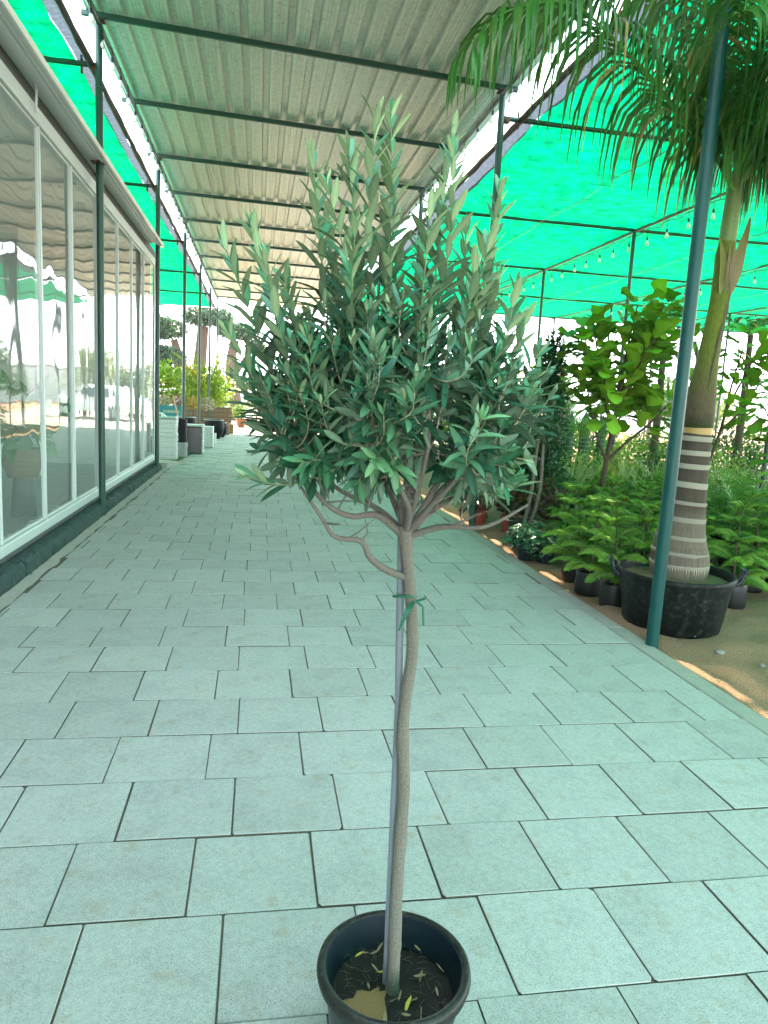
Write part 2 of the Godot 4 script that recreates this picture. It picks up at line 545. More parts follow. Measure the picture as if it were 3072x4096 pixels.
	for r in range(-6, 64):
		var z := 2.0308 + r * d
		var off := (0.336 if posmod(r, 2) == 1 else 0.228) + rr(-0.012, 0.012)
		if r < -1 or r > 6: off = (0.336 if posmod(r, 2) == 1 else 0.228 - 0.09 * clampf((r - 6) * 0.2, 0, 1)) + rr(-0.025, 0.025)
		var xa := off - 6 * w
		while xa < x1 - 0.02:
			var a := maxf(xa, x0)
			var b := minf(xa + w, x1)
			if b - a > 0.03:
				var full := b - a > w - 0.001
				var gap := rr(0.0045, 0.008)
				var sx := b - a - gap
				var sz := d - rr(0.005, 0.0085)
				var ctr := F((a + b) * 0.5 + rr(-0.001, 0.001), 0, z + d * 0.5 + rr(-0.001, 0.001))
				var tilt := Basis.from_euler(Vector3(rr(-0.004, 0.004), rr(-0.004, 0.004), rr(-0.004, 0.004)))
				var lift := rr(-0.003, 0.002)
				if r >= -1 and count < 300:
					var key := "full%d" % (rng.randi() % 9) if full else ""
					var me: ArrayMesh
					if key != "" and shapes.has(key): me = shapes[key]
					else:
						me = slab(sx, sz, rng.randi())
						if key != "": shapes[key] = me
					var o := put("tile", me, path)
					o.set_surface_override_material(0, M.tile[rng.randi() % 5])
					o.transform = Transform3D(tilt, ctr + Vector3(0, lift, 0))
					count += 1
				else:
					var q := [tilt * Vector3(-sx * 0.5, lift, -sz * 0.5) + ctr, tilt * Vector3(sx * 0.5, lift, -sz * 0.5) + ctr, tilt * Vector3(sx * 0.5, lift, sz * 0.5) + ctr, tilt * Vector3(-sx * 0.5, lift, sz * 0.5) + ctr]
					far_sets[rng.randi() % 3].quad(q[0], q[1], q[2], q[3], Vector3.UP)
					for k in 4:
						var u: Vector3 = q[k]; var u2: Vector3 = q[(k + 1) % 4]
						far.flat_quad(u, u2, u2 + Vector3(0, -0.04, 0), u + Vector3(0, -0.04, 0), (u + u2) * 0.5 - ctr)
			xa += w
	var ft := ArrayMesh.new()
	for k in 3: far_sets[k].mesh(M.tile[k], ft)
	far.mesh(M.joint, ft)
	var fto := put("tile_field", ft, path)
	fto.set_meta("kind", "stuff")
	# edging strip on the plant side: cast lengths
	var e := -1.0
	while e < 27.0:
		var ln := rr(0.9, 1.05)
		var eb := MB.new()
		eb.bevel_box(Vector3.ZERO, Vector3(0.13, 0.07, ln - 0.006), 0.006)
		var eo := put("edging", eb.mesh(M.cement), path)
		eo.position = F(2.648 + rr(-0.006, 0.006), -0.036 + rr(-0.003, 0.002), e + ln * 0.5); eo.rotation.y = rr(-0.006, 0.006)
		e += ln
	# mortar haunch by the block kerb
	var hb := MB.new()
	var hp := []
	for k in 120:
		var z := 0.0 + k * 0.128
		hp.append([F(-1.80, 0.012 + 0.02 * absf(nz.get_noise_2d(z * 5.0, 3.0)), z), F(-1.715 + 0.03 * nz.get_noise_2d(z * 4.0, 9.0), -0.004, z)])
	for k in 119:
		hb.flat_quad(hp[k][0], hp[k][1], hp[k + 1][1], hp[k + 1][0], Vector3.UP)
	put("mortar_strip", hb.mesh(M.cement), path)
	var sun_ground := MB.new()
	sun_ground.quad(F(-6, -0.012, 27.4), F(9, -0.012, 27.4), F(9, -0.012, 60), F(-6, -0.012, 60), Vector3.UP)
	structure(put("gravel_yard", sun_ground.mesh(M.far_ground)))

func gy(x: float, z: float) -> float:
	return -0.02 + 0.07 * exp(-(pow(x - 3.25, 2) / 0.12 + pow(z - 4.38, 2) / 0.03))

# one paving slab: chamfered, top at 0, some with a broken corner
func slab(sx: float, sz: float, sd: int) -> ArrayMesh:
	var g := RandomNumberGenerator.new(); g.seed = sd
	var b := MB.new()
	var sd_b := MB.new()
	var hx := sx * 0.5; var hz := sz * 0.5
	var ring := []
	for k in 4:
		var s: Array = [[-1, -1], [1, -1], [1, 1], [-1, 1]][k]
		var cut := g.randf_range(0.002, 0.006)
		if g.randf() < 0.09: cut = g.randf_range(0.007, 0.018)
		var cx: float = s[0] * hx
		var cz: float = s[1] * hz
		var c2 := cut * g.randf_range(0.5, 1.0)
		if k % 2 == 0:
			ring.append(Vector2(cx, cz - s[1] * cut)); ring.append(Vector2(cx - s[0] * c2, cz))
		else:
			ring.append(Vector2(cx - s[0] * c2, cz)); ring.append(Vector2(cx, cz - s[1] * cut))
	var e := 0.0022
	var top := []
	for p in ring: top.append(Vector2(p.x - signf(p.x) * e, p.y - signf(p.y) * e))
	var m := ring.size()
	var cid := b.add(Vector3.ZERO, Vector3.UP)
	var tid := []
	for p in top: tid.append(b.add(Vector3(p.x, 0, p.y), Vector3.UP))
	for k in m:
		var q := (k + 1) % m
		b.tri(cid, tid[k], tid[q])
		var o := Vector3(ring[k].x + ring[q].x, 0, ring[k].y + ring[q].y)
		b.flat_quad(Vector3(top[k].x, 0, top[k].y), Vector3(top[q].x, 0, top[q].y), Vector3(ring[q].x, -e, ring[q].y), Vector3(ring[k].x, -e, ring[k].y), o + Vector3.UP)
		sd_b.flat_quad(Vector3(ring[k].x, -e, ring[k].y), Vector3(ring[q].x, -e, ring[q].y), Vector3(ring[q].x, -0.04, ring[q].y), Vector3(ring[k].x, -0.04, ring[k].y), o)
	var out := b.mesh(M.tile[0])
	sd_b.mesh(M.joint, out)
	return out

func canopy() -> void:
	var t := thing("metal_canopy", "long corrugated metal canopy on green pipe columns over the paved path", "canopy")
	# ribbed sheets, each about a metre wide
	var x := -1.95
	var first := true
	while x < 2.84:
		var xe := minf(x + 1.0, 2.86)
		for seg in [[1.9, 20.4, 0.0], [20.3, 33.4, 0.007]]:
			var b := MB.new()
			var prof := []
			var q := x
			while q < xe + 0.01:
				for s in [[0.0, 0.0], [0.034, 0.0], [0.037, 0.006], [0.043, 0.006], [0.046, 0.0], [0.069, 0.0], [0.072, 0.006], [0.078, 0.006], [0.081, 0.0], [0.104, 0.0], [0.107, 0.006], [0.113, 0.006], [0.116, 0.0], [0.15, 0.0], [0.168, 0.045], [0.232, 0.045]]:
					if q + s[0] <= xe + 0.048: prof.append([q + s[0], s[1]])
				q += 0.25
			var lift: float = (0.003 if first else 0.0) + seg[2]
			for k in prof.size() - 1:
				var a := Vector3(prof[k][0], yr(prof[k][0]) + prof[k][1] + lift, 0)
				var c := Vector3(prof[k + 1][0], yr(prof[k + 1][0]) + prof[k + 1][1] + lift, 0)
				b.flat_quad(a + Vector3(0, 0, -seg[0]), c + Vector3(0, 0, -seg[0]), c + Vector3(0, 0, -seg[1]), a + Vector3(0, 0, -seg[1]), Vector3.DOWN)
			put("roof_sheet", b.mesh(M.sheet[rng.randi() % 3]), t)
		first = not first
		x += 1.0
	# cross pipes under the sheets
	for i in range(2, LZ.size()):
		purlin(t, LZ[i], RZ[i])
		if i < LZ.size() - 1: purlin(t, (LZ[i] + LZ[i + 1]) * 0.5, (RZ[i] + RZ[i + 1]) * 0.5)
	for s in [[-1.82, LZ], [2.72, RZ]]:
		var b := MB.new()
		b.tube([F(s[0], yr(s[0]) - 0.115, -6.5), F(s[0], yr(s[0]) - 0.115, 33.0)], 0.028, 10)
		put("edge_beam", b.mesh(M.green_steel), t)
		for i in range(2, s[1].size()):
			var z: float = s[1][i]
			var c := MB.new()
			var r := 0.04 if not (s[0] > 0 and i == 2) else 0.043
			c.tube([F(s[0], -0.1, z), F(s[0], yr(s[0]) - 0.09, z)], r, 16)
			var o := put("column", c.mesh(M.teal_steel if s[0] > 0 and i == 2 else M.green_steel), t)
			var p := MB.new()
			p.bevel_box(F(s[0], yr(s[0]) - 0.085, z), Vector3(0.13, 0.012, 0.13), 0.003)
			put("cap_plate", p.mesh(M.rust), o)

func purlin(t: Node3D, zl: float, zr: float) -> void:
	var b := MB.new()
	var xa := -2.0; var xb := 2.9
	var d := F(xb, yr(xb), zr) - F(xa, yr(xa), zl)
	var bs := Basis(d.normalized(), Vector3.UP, d.normalized().cross(Vector3.UP)).orthonormalized()
	b.bevel_box((F(xb, yr(xb), zr) + F(xa, yr(xa), zl)) * 0.5 + Vector3(0, -0.036, 0), Vector3(d.length(), 0.062, 0.045), 0.008, bs)
	put("cross_pipe", b.mesh(M.green_steel), t)

func sheet_net(x0: float, x1: float, z0: float, z1: float, h: float, xp: Array, zp: Array, sd: int, m: Material) -> ArrayMesh:
	var b := MB.new()
	var nz := FastNoiseLite.new(); nz.seed = sd; nz.frequency = 0.25; nz.fractal_octaves = 3
	var nx := int(absf(x1 - x0) / 0.22) + 2
	var nzc := int((z1 - z0) / 0.4) + 2
	var near := func(q: float, l: Array) -> float:
		var lo := -1e9; var hi := 1e9
		for e in l:
			if e <= q: lo = maxf(lo, e)
			else: hi = minf(hi, e)
		if lo < -1e8 or hi > 1e8: return 0.0
		var u := (q - lo) / (hi - lo)
		return 4.0 * u * (1.0 - u)
	var pts := []
	for i in nx:
		var row := []
		var x := lerpf(x0, x1, float(i) / (nx - 1))
		for j in nzc:
			var z := lerpf(z0, z1, float(j) / (nzc - 1))
			var y: float = h + 0.03 - 0.1 * near.call(z, zp) * (0.4 + 0.6 * near.call(x, xp))
			y += 0.035 * nz.get_noise_2d(x * 2.0, z * 5.0) + 0.012 * sin(z * 6.0 + 3.0 * nz.get_noise_2d(x, z * 0.6))
			row.append(F(x, y, z))
		pts.append(row)
	var id := []
	for i in nx:
		var row := []
		for j in nzc:
			var a: Vector3 = pts[mini(i + 1, nx - 1)][j] - pts[maxi(i - 1, 0)][j]
			var c: Vector3 = pts[i][mini(j + 1, nzc - 1)] - pts[i][maxi(j - 1, 0)]
			var nn := a.cross(c).normalized()
			row.append(b.add(pts[i][j], nn if nn.y < 0 else -nn))
		id.append(row)
	for i in nx - 1:
		for j in nzc - 1:
			b.tri(id[i][j], id[i + 1][j], id[i + 1][j + 1]); b.tri(id[i][j], id[i + 1][j + 1], id[i][j + 1])
	return b.mesh(m)

func nets() -> void:
	# right: over the plants
	var hr := 4.9
	var xs := [2.95, 6.77, 10.8, 14.9, 19.0]
	var t := thing("shade_net", "green shade net stretched over pipes above the plant beds", "net")
	put("net_sheet", sheet_net(3.16, 19.2, -9.0, 26.6, hr, xs, RZ, 2, M.net), t)
	put("net_sheet", sheet_net(3.16, 6.77, 26.65, 33.4, hr, xs, [26.3, 30.8, 33.4], 12, M.net), t)
	put("net_border", sheet_net(2.99, 3.16, -9.0, 26.6, hr, [3.0, 3.4], RZ, 3, M.net_band), t)
	for i in range(1, 9):
		var b := MB.new()
		b.tube([F(2.76, hr, RZ[i]), F(19.2 if i < 8 else 6.8, hr, RZ[i])], 0.03, 10)
		var o := put("cross_pipe", b.mesh(M.green_steel), t)
		var c := MB.new()
		c.bevel_box(F(2.79, hr - 0.02, RZ[i]), Vector3(0.07, 0.07, 0.07), 0.015)
		c.tube([F(2.93, hr - 0.1, RZ[i]), F(2.93, hr + 0.09, RZ[i])], 0.014, 6)
		put("clamp", c.mesh(M.rust), o)
	var wp := []; var wr := []
	for k in 143:
		wp.append(F(2.96 + 0.004 * sin(k * 1.7), hr + 0.004 * sin(k * 2.3), -9.0 + k * 0.25)); wr.append(0.036 + 0.004 * sin(k * 0.9) + 0.003 * sin(k * 2.9))
	var b2 := MB.new(); b2.tube(wp, wr, 8)
	put("wrapped_edge_pipe", b2.mesh(M.black_wrap), t)
	for x in [4.9, 8.75, 12.9, 17.0]:
		var sp := []
		for k in 60: sp.append(F(x + 0.03 * sin(k * 1.3) + 0.02 * sin(k * 0.37), hr - 0.075 + 0.01 * sin(k * 0.9), k * 0.45))
		var sb := MB.new(); sb.tube(sp, 0.007, 5)
		put("net_seam", sb.mesh(M.green_steel), t)
	for x in [6.77, 10.8, 14.9, 19.0]:
		var b := MB.new()
		b.tube([F(x, hr - 0.02, -9.0), F(x, hr - 0.02, 26.5)], 0.03, 10)
		put("long_pipe", b.mesh(M.green_steel), t)
		for i in range(2, 8):
			var c := MB.new()
			c.tube([F(x, -0.1, RZ[i]), F(x, hr - 0.02, RZ[i])], 0.035, 12)
			put("post", c.mesh(M.green_steel), t)
	# open walk behind the canopy: net across the path
	var tb := thing("shade_net", "green shade net spanning the open walk before the metal canopy", "net")
	put("net_sheet", sheet_net(-2.0, 3.0, -11.0, -0.9, 5.05, [-2.0, 3.0], [-11.0, -5.2, -0.9], 8, M.net), tb)
	# left: behind and over the pavilion
	var hl := 5.03
	t = thing("shade_net", "green shade net stretched over the glass pavilion roof", "net")
	put("net_sheet", sheet_net(-2.05, -12.0, -9.0, 32.6, hl, [-2.0, -7.0, -12.0], LZ, 5, M.net), t)
	put("net_border", sheet_net(-1.93, -2.05, -9.0, 32.6, hl, [-2.0, -2.4], LZ, 6, M.net_band), t)
	for i in range(1, LZ.size()):
		var b := MB.new()
		b.tube([F(-1.86, hl, LZ[i]), F(-12.0, hl, LZ[i])], 0.03, 10)
		var o := put("cross_pipe", b.mesh(M.green_steel), t)
		var c := MB.new()
		c.bevel_box(F(-1.88, hl - 0.02, LZ[i]), Vector3(0.07, 0.07, 0.07), 0.015)
		c.tube([F(-2.0, hl - 0.1, LZ[i]), F(-2.0, hl + 0.09, LZ[i])], 0.014, 6)
		put("clamp", c.mesh(M.rust), o)
	wp = []; wr = []
	for k in 167:
		wp.append(F(-1.9 + 0.004 * sin(k * 1.7), hl + 0.004 * sin(k * 2.3), -9.0 + k * 0.25)); wr.append(0.036 + 0.004 * sin(k * 0.9) + 0.003 * sin(k * 2.9))
	b2 = MB.new(); b2.tube(wp, wr, 8)
	put("wrapped_edge_pipe", b2.mesh(M.black_wrap), t)
	for x in [-7.0, -12.0]:
		var b := MB.new()
		b.tube([F(x, hl - 0.02, -9.0), F(x, hl - 0.02, 32.6)], 0.03, 10)
		put("long_pipe", b.mesh(M.green_steel), t)
		for i in range(5, 9):
			var c := MB.new()
			c.tube([F(x, -0.1, LZ[i]), F(x, hl - 0.02, LZ[i])], 0.035, 12)
			put("post", c.mesh(M.green_steel), t)

func string_lights() -> void:
	var g := MB.new()
	g.lathe([Vector2(0.014, -0.05), Vector2(0.016, -0.065), Vector2(0.026, -0.088), Vector2(0.033, -0.112), Vector2(0.031, -0.132), Vector2(0.022, -0.147), Vector2(0.0, -0.153)], 14)
	var bulb := g.mesh(M.bulb)
	var s := MB.new()
	s.lathe([Vector2(0.006, 0.0), Vector2(0.016, -0.004), Vector2(0.019, -0.03), Vector2(0.018, -0.056), Vector2(0.0, -0.056)], 10)
	var socket := s.mesh(M.socket)
	var runs := [
		[-1.79, yr(-1.8) - 0.14, 4.6, 32.4, 0.56, 0.06, "string of white bulbs along the canopy edge on the pavilion side"],
		[2.69, yr(2.72) - 0.14, 4.6, 30.0, 0.62, 0.06, "string of white bulbs along the canopy edge beside the plant beds"],
		[6.77, 4.8, 5.0, 26.2, 0.62, 0.1, "string of white bulbs on the net pipe nearest the canopy"],
		[10.8, 4.8, 6.0, 26.2, 0.66, 0.1, "string of white bulbs on the second net pipe over the beds"],
		[14.9, 4.8, 8.0, 26.2, 0.7, 0.1, "string of white bulbs on the third net pipe over the beds"],
		[19.0, 4.8, 10.0, 26.2, 0.8, 0.1, "string of white bulbs on the outermost net pipe over the beds"]]
	for r in runs:
		var t := thing("string_light", r[6], "string light", Vector3.ZERO, "strings of festoon bulbs")
		var b := MB.new()
		var z: float = r[2]
		var pts := []
		var k := 0
		while z < r[3]:
			pts.append(F(r[0], r[1] + 0.02, z))
			pts.append(F(r[0] + 0.01, r[1] - 0.02, z + r[4] * 0.5))
			var hang: float = r[5] + rr(-0.015, 0.02)
			b.tube([F(r[0], r[1] + 0.02, z), F(r[0], r[1] - hang, z)], 0.005, 5, false)
			var o := put("bulb", bulb, t)
			o.position = F(r[0], r[1] - hang, z)
			o.rotation = Vector3(rr(-0.12, 0.12), rr(0, 6), rr(-0.12, 0.12))
			put("socket", socket, o)
			z += r[4] * rr(0.93, 1.07)
			k += 1
		b.tube(pts, 0.008, 6)
		put("cable", b.mesh(M.socket), t)

func pavilion() -> void:
	var X := -1.98
	var t := thing("glass_pavilion", "single-storey glass-walled pavilion with pale metal window frames and flat eave", "building")
	var z0 := -3.0; var z1 := 14.7
	# plinth and rails
	var b := MB.new()
	b.box(F(X - 0.06, 0.09, (z0 + z1) * 0.5), Vector3(0.14, 0.2, z1 - z0))
	put("plinth", b.mesh(M.plinth), t)
	b = MB.new()
	b.bevel_box(F(X, 0.225, (z0 + z1) * 0.5), Vector3(0.06, 0.09, z1 - z0), 0.006)
	put("bottom_rail", b.mesh(M.frame), t)
	b = MB.new()
	b.bevel_box(F(X, 3.86, (z0 + z1) * 0.5), Vector3(0.06, 0.13, z1 - z0), 0.006)
	put("top_rail", b.mesh(M.frame), t)
	b = MB.new()
	b.box(F(X - 0.05, 4.0, (z0 + z1) * 0.5), Vector3(0.1, 0.17, z1 - z0))
	put("fascia", b.mesh(M.plinth), t)
	# posts between panes
	var mz := [-3.0, -1.6, -0.35, 0.9, 2.15, 3.4, 4.75, 6.05, 7.28, 8.42, 9.62, 9.86, 10.98, 12.12, 13.32, 14.62]
	for i in mz.size():
		b = MB.new()
		var wd := 0.07 if i in [10, 11, 15] else 0.03
		b.bevel_box(F(X, 2.035, mz[i]), Vector3(0.026, 3.53, wd), 0.005)
		put("mullion", b.mesh(M.frame), t)
		if i < mz.size() - 1 and i != 10:
			var za: float = mz[i] + 0.024; var zb: float = mz[i + 1] - 0.024
			var fb := MB.new()
			for s in [[za + 0.004, 2.03, 0.014, 3.5], [zb - 0.004, 2.03, 0.014, 3.5]]:
				fb.box(F(X - 0.012, s[1], s[0]), Vector3(0.02, s[3], s[2]))
			for y in [0.285, 3.78]:
				fb.box(F(X - 0.012, y, (za + zb) * 0.5), Vector3(0.02, 0.02, zb - za - 0.06))
			var sash := put("sash", fb.mesh(M.frame), t)
			var p := MB.new()
			var tw := rr(-0.004, 0.004); var tv := rr(-0.004, 0.004)
			p.quad(F(X - 0.01 + tw, 0.28, za + 0.02), F(X - 0.01 - tw, 0.28, zb - 0.02), F(X - 0.01 - tw + tv, 3.79, zb - 0.02), F(X - 0.01 + tw + tv, 3.79, za + 0.02), Vector3.RIGHT)
			put("pane", p.mesh(M.glass), sash)
	b = MB.new()
	b.box(F(X - 0.03, 2.03, 9.74), Vector3(0.05, 3.5, 0.15))
	put("post_cover", b.mesh(M.frame), t)
	# end wall with one pane, eave and roof
	b = MB.new()
	b.bevel_box(F(-4.6, 2.02, 14.64), Vector3(5.1, 4.06, 0.1), 0.005)
	put("end_wall", b.mesh(M.frame), t)
	b = MB.new()
	var e := [Vector2(-1.93, 4.09), Vector2(-1.715, 3.99), Vector2(-1.70, 3.99), Vector2(-1.70, 4.045), Vector2(-7.2, 4.3), Vector2(-7.2, 4.09)]
	for k in e.size():
		var p0: Vector2 = e[k]; var p1: Vector2 = e[(k + 1) % e.size()]
		var nn := Vector2(p1.y - p0.y, -(p1.x - p0.x))
		b.flat_quad(F(p0.x, p0.y, z0), F(p1.x, p1.y, z0), F(p1.x, p1.y, 13.75), F(p0.x, p0.y, 13.75), Vector3(nn.x, nn.y, 0) * (1.0 if (nn.dot((p0 + p1) * 0.5 - Vector2(-4.0, 4.12)) > 0) else -1.0))
	for z in [z0, 13.75]:
		for k in range(1, e.size() - 1):
			b.flat_tri(F(e[0].x, e[0].y, z), F(e[k].x, e[k].y, z), F(e[k + 1].x, e[k + 1].y, z), F(0, 0, 1.0 if z > 0 else -1.0))
	put("eave", b.mesh(M.soffit), t)
	var gr := MB.new()
	for q: float in [-1.9, -1.87, -1.84, -1.78]:
		var y := 4.09 - (q + 1.93) * 0.465 - 0.002
		gr.box(F(q, y, (z0 + 13.7) * 0.5), Vector3(0.01, 0.01, 13.7 - z0))
	put("soffit_rib", gr.mesh(M.soffit), t)
	for z in [9.05]:
		var c := MB.new()
		c.bevel_box(F(-1.82, 4.02, z - 0.01), Vector3(0.17, 0.015, 0.11), 0.004)
		put("pole_collar", c.mesh(M.rust), t)
	var lp := MB.new()
	lp.tube([F(X + 0.05, 4.06, 7.0), F(X + 0.07, 4.0, 7.0), F(X + 0.06, 3.82, 7.0)], 0.012, 6)
	put("hook", lp.mesh(M.frame), t)
	b = MB.new()
	b.box(F(-4.6, 4.06, 14.2), Vector3(5.2, 0.06, 0.9))
	put("roof_edge", b.mesh(M.frame), t)
	# inside
	b = MB.new()
	b.box(F(-4.6, 0.0, (z0 + z1) * 0.5), Vector3(5.0, 0.1, z1 - z0 - 0.2))
	put("inner_floor", b.mesh(M.floor_in), t)
	b = MB.new()
	b.box(F(-7.1, 2.1, (z0 + z1) * 0.5), Vector3(0.12, 4.3, z1 - z0))
	put("back_wall", b.mesh(M.plaster), t)
	b = MB.new()
	b.box(F(-4.6, 2.0, z0), Vector3(5.1, 3.9, 0.1))
	put("side_wall", b.mesh(M.plaster), t)
	for z in [4.4, 8.9, 12.6]:
		b = MB.new()
		b.bevel_box(F(-3.6, 2.0, z), Vector3(0.25, 3.95, 0.25), 0.01)
		put("inner_pillar", b.mesh(M.frame), t)
	var st := FastNoiseLite.new(); st.frequency = 0.02
	var pb := MB.new()
	for k in 150:
		pb.blob(F(rr(-2.32, -2.1), 0.085, rr(4.5, 9.4)), Vector3(rr(0.03, 0.055), rr(0.025, 0.04), rr(0.03, 0.06)), st, 0.3, 5, 7)
	var po := put("pebbles", pb.mesh(M.pebble))
	po.set_meta("kind", "stuff"); tag(po, "white pebbles lining the inside of the pavilion glass", "pebbles")
	# rough block kerb before the plinth
	var kt := thing("block_kerb", "low kerb of dark rough split-face concrete blocks along the pavilion", "kerb")
	var variants := []
	for k in 5: variants.append(rough_block(k))
	var z := -1.0
	while z < 14.4:
		if absf(z + 0.2 - 9.05) < 0.05: pass
		var o := put("block", variants[rng.randi() % 5], kt, M.block)
		o.position = F(-1.865 + rr(-0.008, 0.008), rr(-0.006, 0.006), z + 0.195); o.rotation.y = rr(-0.015, 0.015)
		z += 0.395

func rough_block(sd: int) -> ArrayMesh:
	var b := MB.new()
	var nz := FastNoiseLite.new(); nz.seed = 40 + sd; nz.frequency = 11.0; nz.fractal_octaves = 4
	var nx := 9; var ny := 7; var nw := 16
	# profile from the back of the top over the edge and down the front
	var prof := [Vector2(-0.09, 0.135), Vector2(-0.05, 0.14), Vector2(-0.01, 0.138), Vector2(0.025, 0.13), Vector2(0.048, 0.108), Vector2(0.056, 0.075), Vector2(0.058, 0.04), Vector2(0.058, 0.0), Vector2(0.058, -0.05)]
	var id := []
	for i in prof.size():
		var row := []
		for k in nw + 1:
			var z := lerpf(-0.195, 0.195, float(k) / nw)
			var t: Vector2 = (prof[mini(i + 1, prof.size() - 1)] - prof[maxi(i - 1, 0)]).normalized()
			var nn := Vector3(-t.y, t.x, 0)
			if nn.x + nn.y < 0: nn = -nn
			var q := nz.get_noise_3d(prof[i].x, prof[i].y, z) * 0.034
			var ed := 1.0 if (k > 0 and k < nw) else 0.0
			row.append(Vector3(prof[i].x, prof[i].y, z) + nn * (q * (1.0 if i > 0 else 0.2) - (1.0 - ed) * 0.012))
		id.append(row)
	for i in prof.size() - 1:
		for k in nw:
			b.flat_quad(id[i][k], id[i][k + 1], id[i + 1][k + 1], id[i + 1][k], Vector3(0.6, 0.8, 0))
	for k in [0, nw]:
		for i in prof.size() - 1:
			b.flat_tri(id[i][k], id[i + 1][k], Vector3(-0.09, -0.05, id[0][k].z), Vector3(0, 0, -1.0 if k == 0 else 1.0))
	return b.mesh()

# ------------------------------------------------------------------ plants
func plant_materials() -> void:
	M.olive_bark = mat(lc(0.28, 0.25, 0.21), 0.85, {"tex": M.t_rough, "scale": Vector3(9, 5, 9), "bump": M.h_rough, "bump_cm": 0.25})
	M.olive_twig = mat(lc(0.3, 0.26, 0.17), 0.75)
	M.olive_shoot = mat(lc(0.2, 0.27, 0.13), 0.7)
	M.pvc = mat(lc(0.2, 0.22, 0.26), 0.4)
	M.black_plastic = mat(lc(0.005, 0.016, 0.025), 0.38, {"tex": M.t_paint, "scale": 4.0, "spec": 0.5})
	M.rim_dusty = mat(lc(0.07, 0.085, 0.08), 0.5, {"tex": dusty(), "scale": 5.0})
	M.tub_plastic = mat(lc(0.06, 0.1, 0.115), 0.5, {"tex": dusty(), "scale": 2.2, "spec": 0.3})
	M.soil = mat(lc(0.032, 0.026, 0.02), 0.95, {"tex": M.t_soil, "scale": 9.0})
	M.dry = mat(lc(0.24, 0.18, 0.1), 0.85)
	M.straw = mat(lc(0.42, 0.33, 0.2), 0.9, {"tex": M.t_soil, "scale": 9.0})
	M.bag = mat(lc(0.03, 0.036, 0.045), 0.45, {"tex": dusty(), "scale": 4.0, "spec": 0.5})
	M.terracotta = mat(lc(0.36, 0.13, 0.07), 0.8, {"tex": M.t_paint, "scale": 3.0})
	M.red_pot = mat(lc(0.28, 0.045, 0.025), 0.55)
	M.stem = mat(lc(0.17, 0.12, 0.075), 0.85, {"tex": M.t_bark, "scale": Vector3(6, 2, 6)})
	M.leaf = leafy(Color.WHITE, 0.36, 0.44)
	M.leaf_matte = leafy(Color.WHITE, 0.6, 0.36)
	M.leaf_gloss = leafy(Color.WHITE, 0.32, 0.6)

# leaf tissue: vertex or copy colour is its own colour, light passes through it yellower
func leafy(c: Color, rough: float, through: float) -> StandardMaterial3D:
	return mat(c, rough, {"vc": 1, "backlight": lc(through, through * 1.0, through * 0.45), "spec": 0.45})

func dusty() -> ImageTexture:
	if M.has("t_dusty"): return M.t_dusty
	var fine := noise_bytes(256, 0.3, 31, 2)
	var mid := noise_bytes(256, 0.03, 33, 4)
	M.t_dusty = picture(256, func(i: int):
		var k := clampf((mid[i] / 255.0 - 0.48) * 2.4 + (fine[i] / 255.0 - 0.55) * 1.5, 0.0, 1.0)
		var a := 0.2 + 0.05 * (fine[i] / 255.0)
		return Vector3(lerpf(a, 1.0, k), lerpf(a, 0.86, k), lerpf(a, 0.68, k)))
	return M.t_dusty

func leaf_shape(prof: Array, fold: float, curl: float, wave: float, two: bool, mt: Material, mu: Material, ct: Color, cu: Color) -> ArrayMesh:
	# along +X, one unit long, top is +Y; prof = [[t, half width], ...]
	var out := ArrayMesh.new()
	for side in ([0, 1] if two else [0]):
		var b := MB.new()
		var rows := []
		for q in prof:
			var t: float = q[0]; var w: float = q[1]
			var y: float = curl * t * t + (0.003 if side == 0 else -0.003)
			var sl: float = 2.0 * curl * t
			var nn := Vector3(-sl, 1, 0).normalized() * (1.0 if side == 0 else -1.0)
			var e1 := wave * sin(t * 17.0); var e2 := wave * sin(t * 15.0 + 2.0)
			var col := ct if side == 0 else cu
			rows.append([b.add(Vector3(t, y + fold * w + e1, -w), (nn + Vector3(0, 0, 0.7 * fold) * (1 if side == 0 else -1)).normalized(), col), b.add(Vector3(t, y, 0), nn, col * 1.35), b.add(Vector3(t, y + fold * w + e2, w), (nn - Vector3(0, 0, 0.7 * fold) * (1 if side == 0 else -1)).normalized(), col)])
		for i in prof.size() - 1:
			for k in 2:
				b.tri(rows[i][k], rows[i][k + 1], rows[i + 1][k + 1]); b.tri(rows[i][k], rows[i + 1][k + 1], rows[i + 1][k])
		b.mesh(mt if side == 0 else mu, out)
	return out

func leaf_at(p: Vector3, dir: Vector3, up: Vector3, l: float) -> Transform3D:
	var x := dir.normalized()
	var z := x.cross(up)
	z = z.normalized() if z.length() > 0.01 else x.cross(Vector3(0.3, 0.1, 0.9)).normalized()
	var y := z.cross(x)
	return Transform3D(Basis(x * l, y * l, z * l), p)

func pot_shape(rb: float, rt: float, h: float, rim: float, soil: float, segs := 28, wob := 0.0, sd := 0) -> ArrayMesh:
	var b := MB.new()
	b.lathe([Vector2(0.0, 0.0), Vector2(rb * 0.96, 0.0), Vector2(rb, 0.012), Vector2(lerpf(rb, rt, 0.5), h * 0.5), Vector2(rt, h - rim), Vector2(rt + rim * 0.45, h - rim * 0.95), Vector2(rt + rim * 0.5, h - rim * 0.25), Vector2(rt + rim * 0.25, h), Vector2(rt - 0.004, h - rim * 0.1), Vector2(rt - 0.01, h - rim), Vector2(lerpf(rb, rt, soil / h) - 0.012, soil)], segs, Vector3.ZERO, wob, sd)
	return b.mesh()

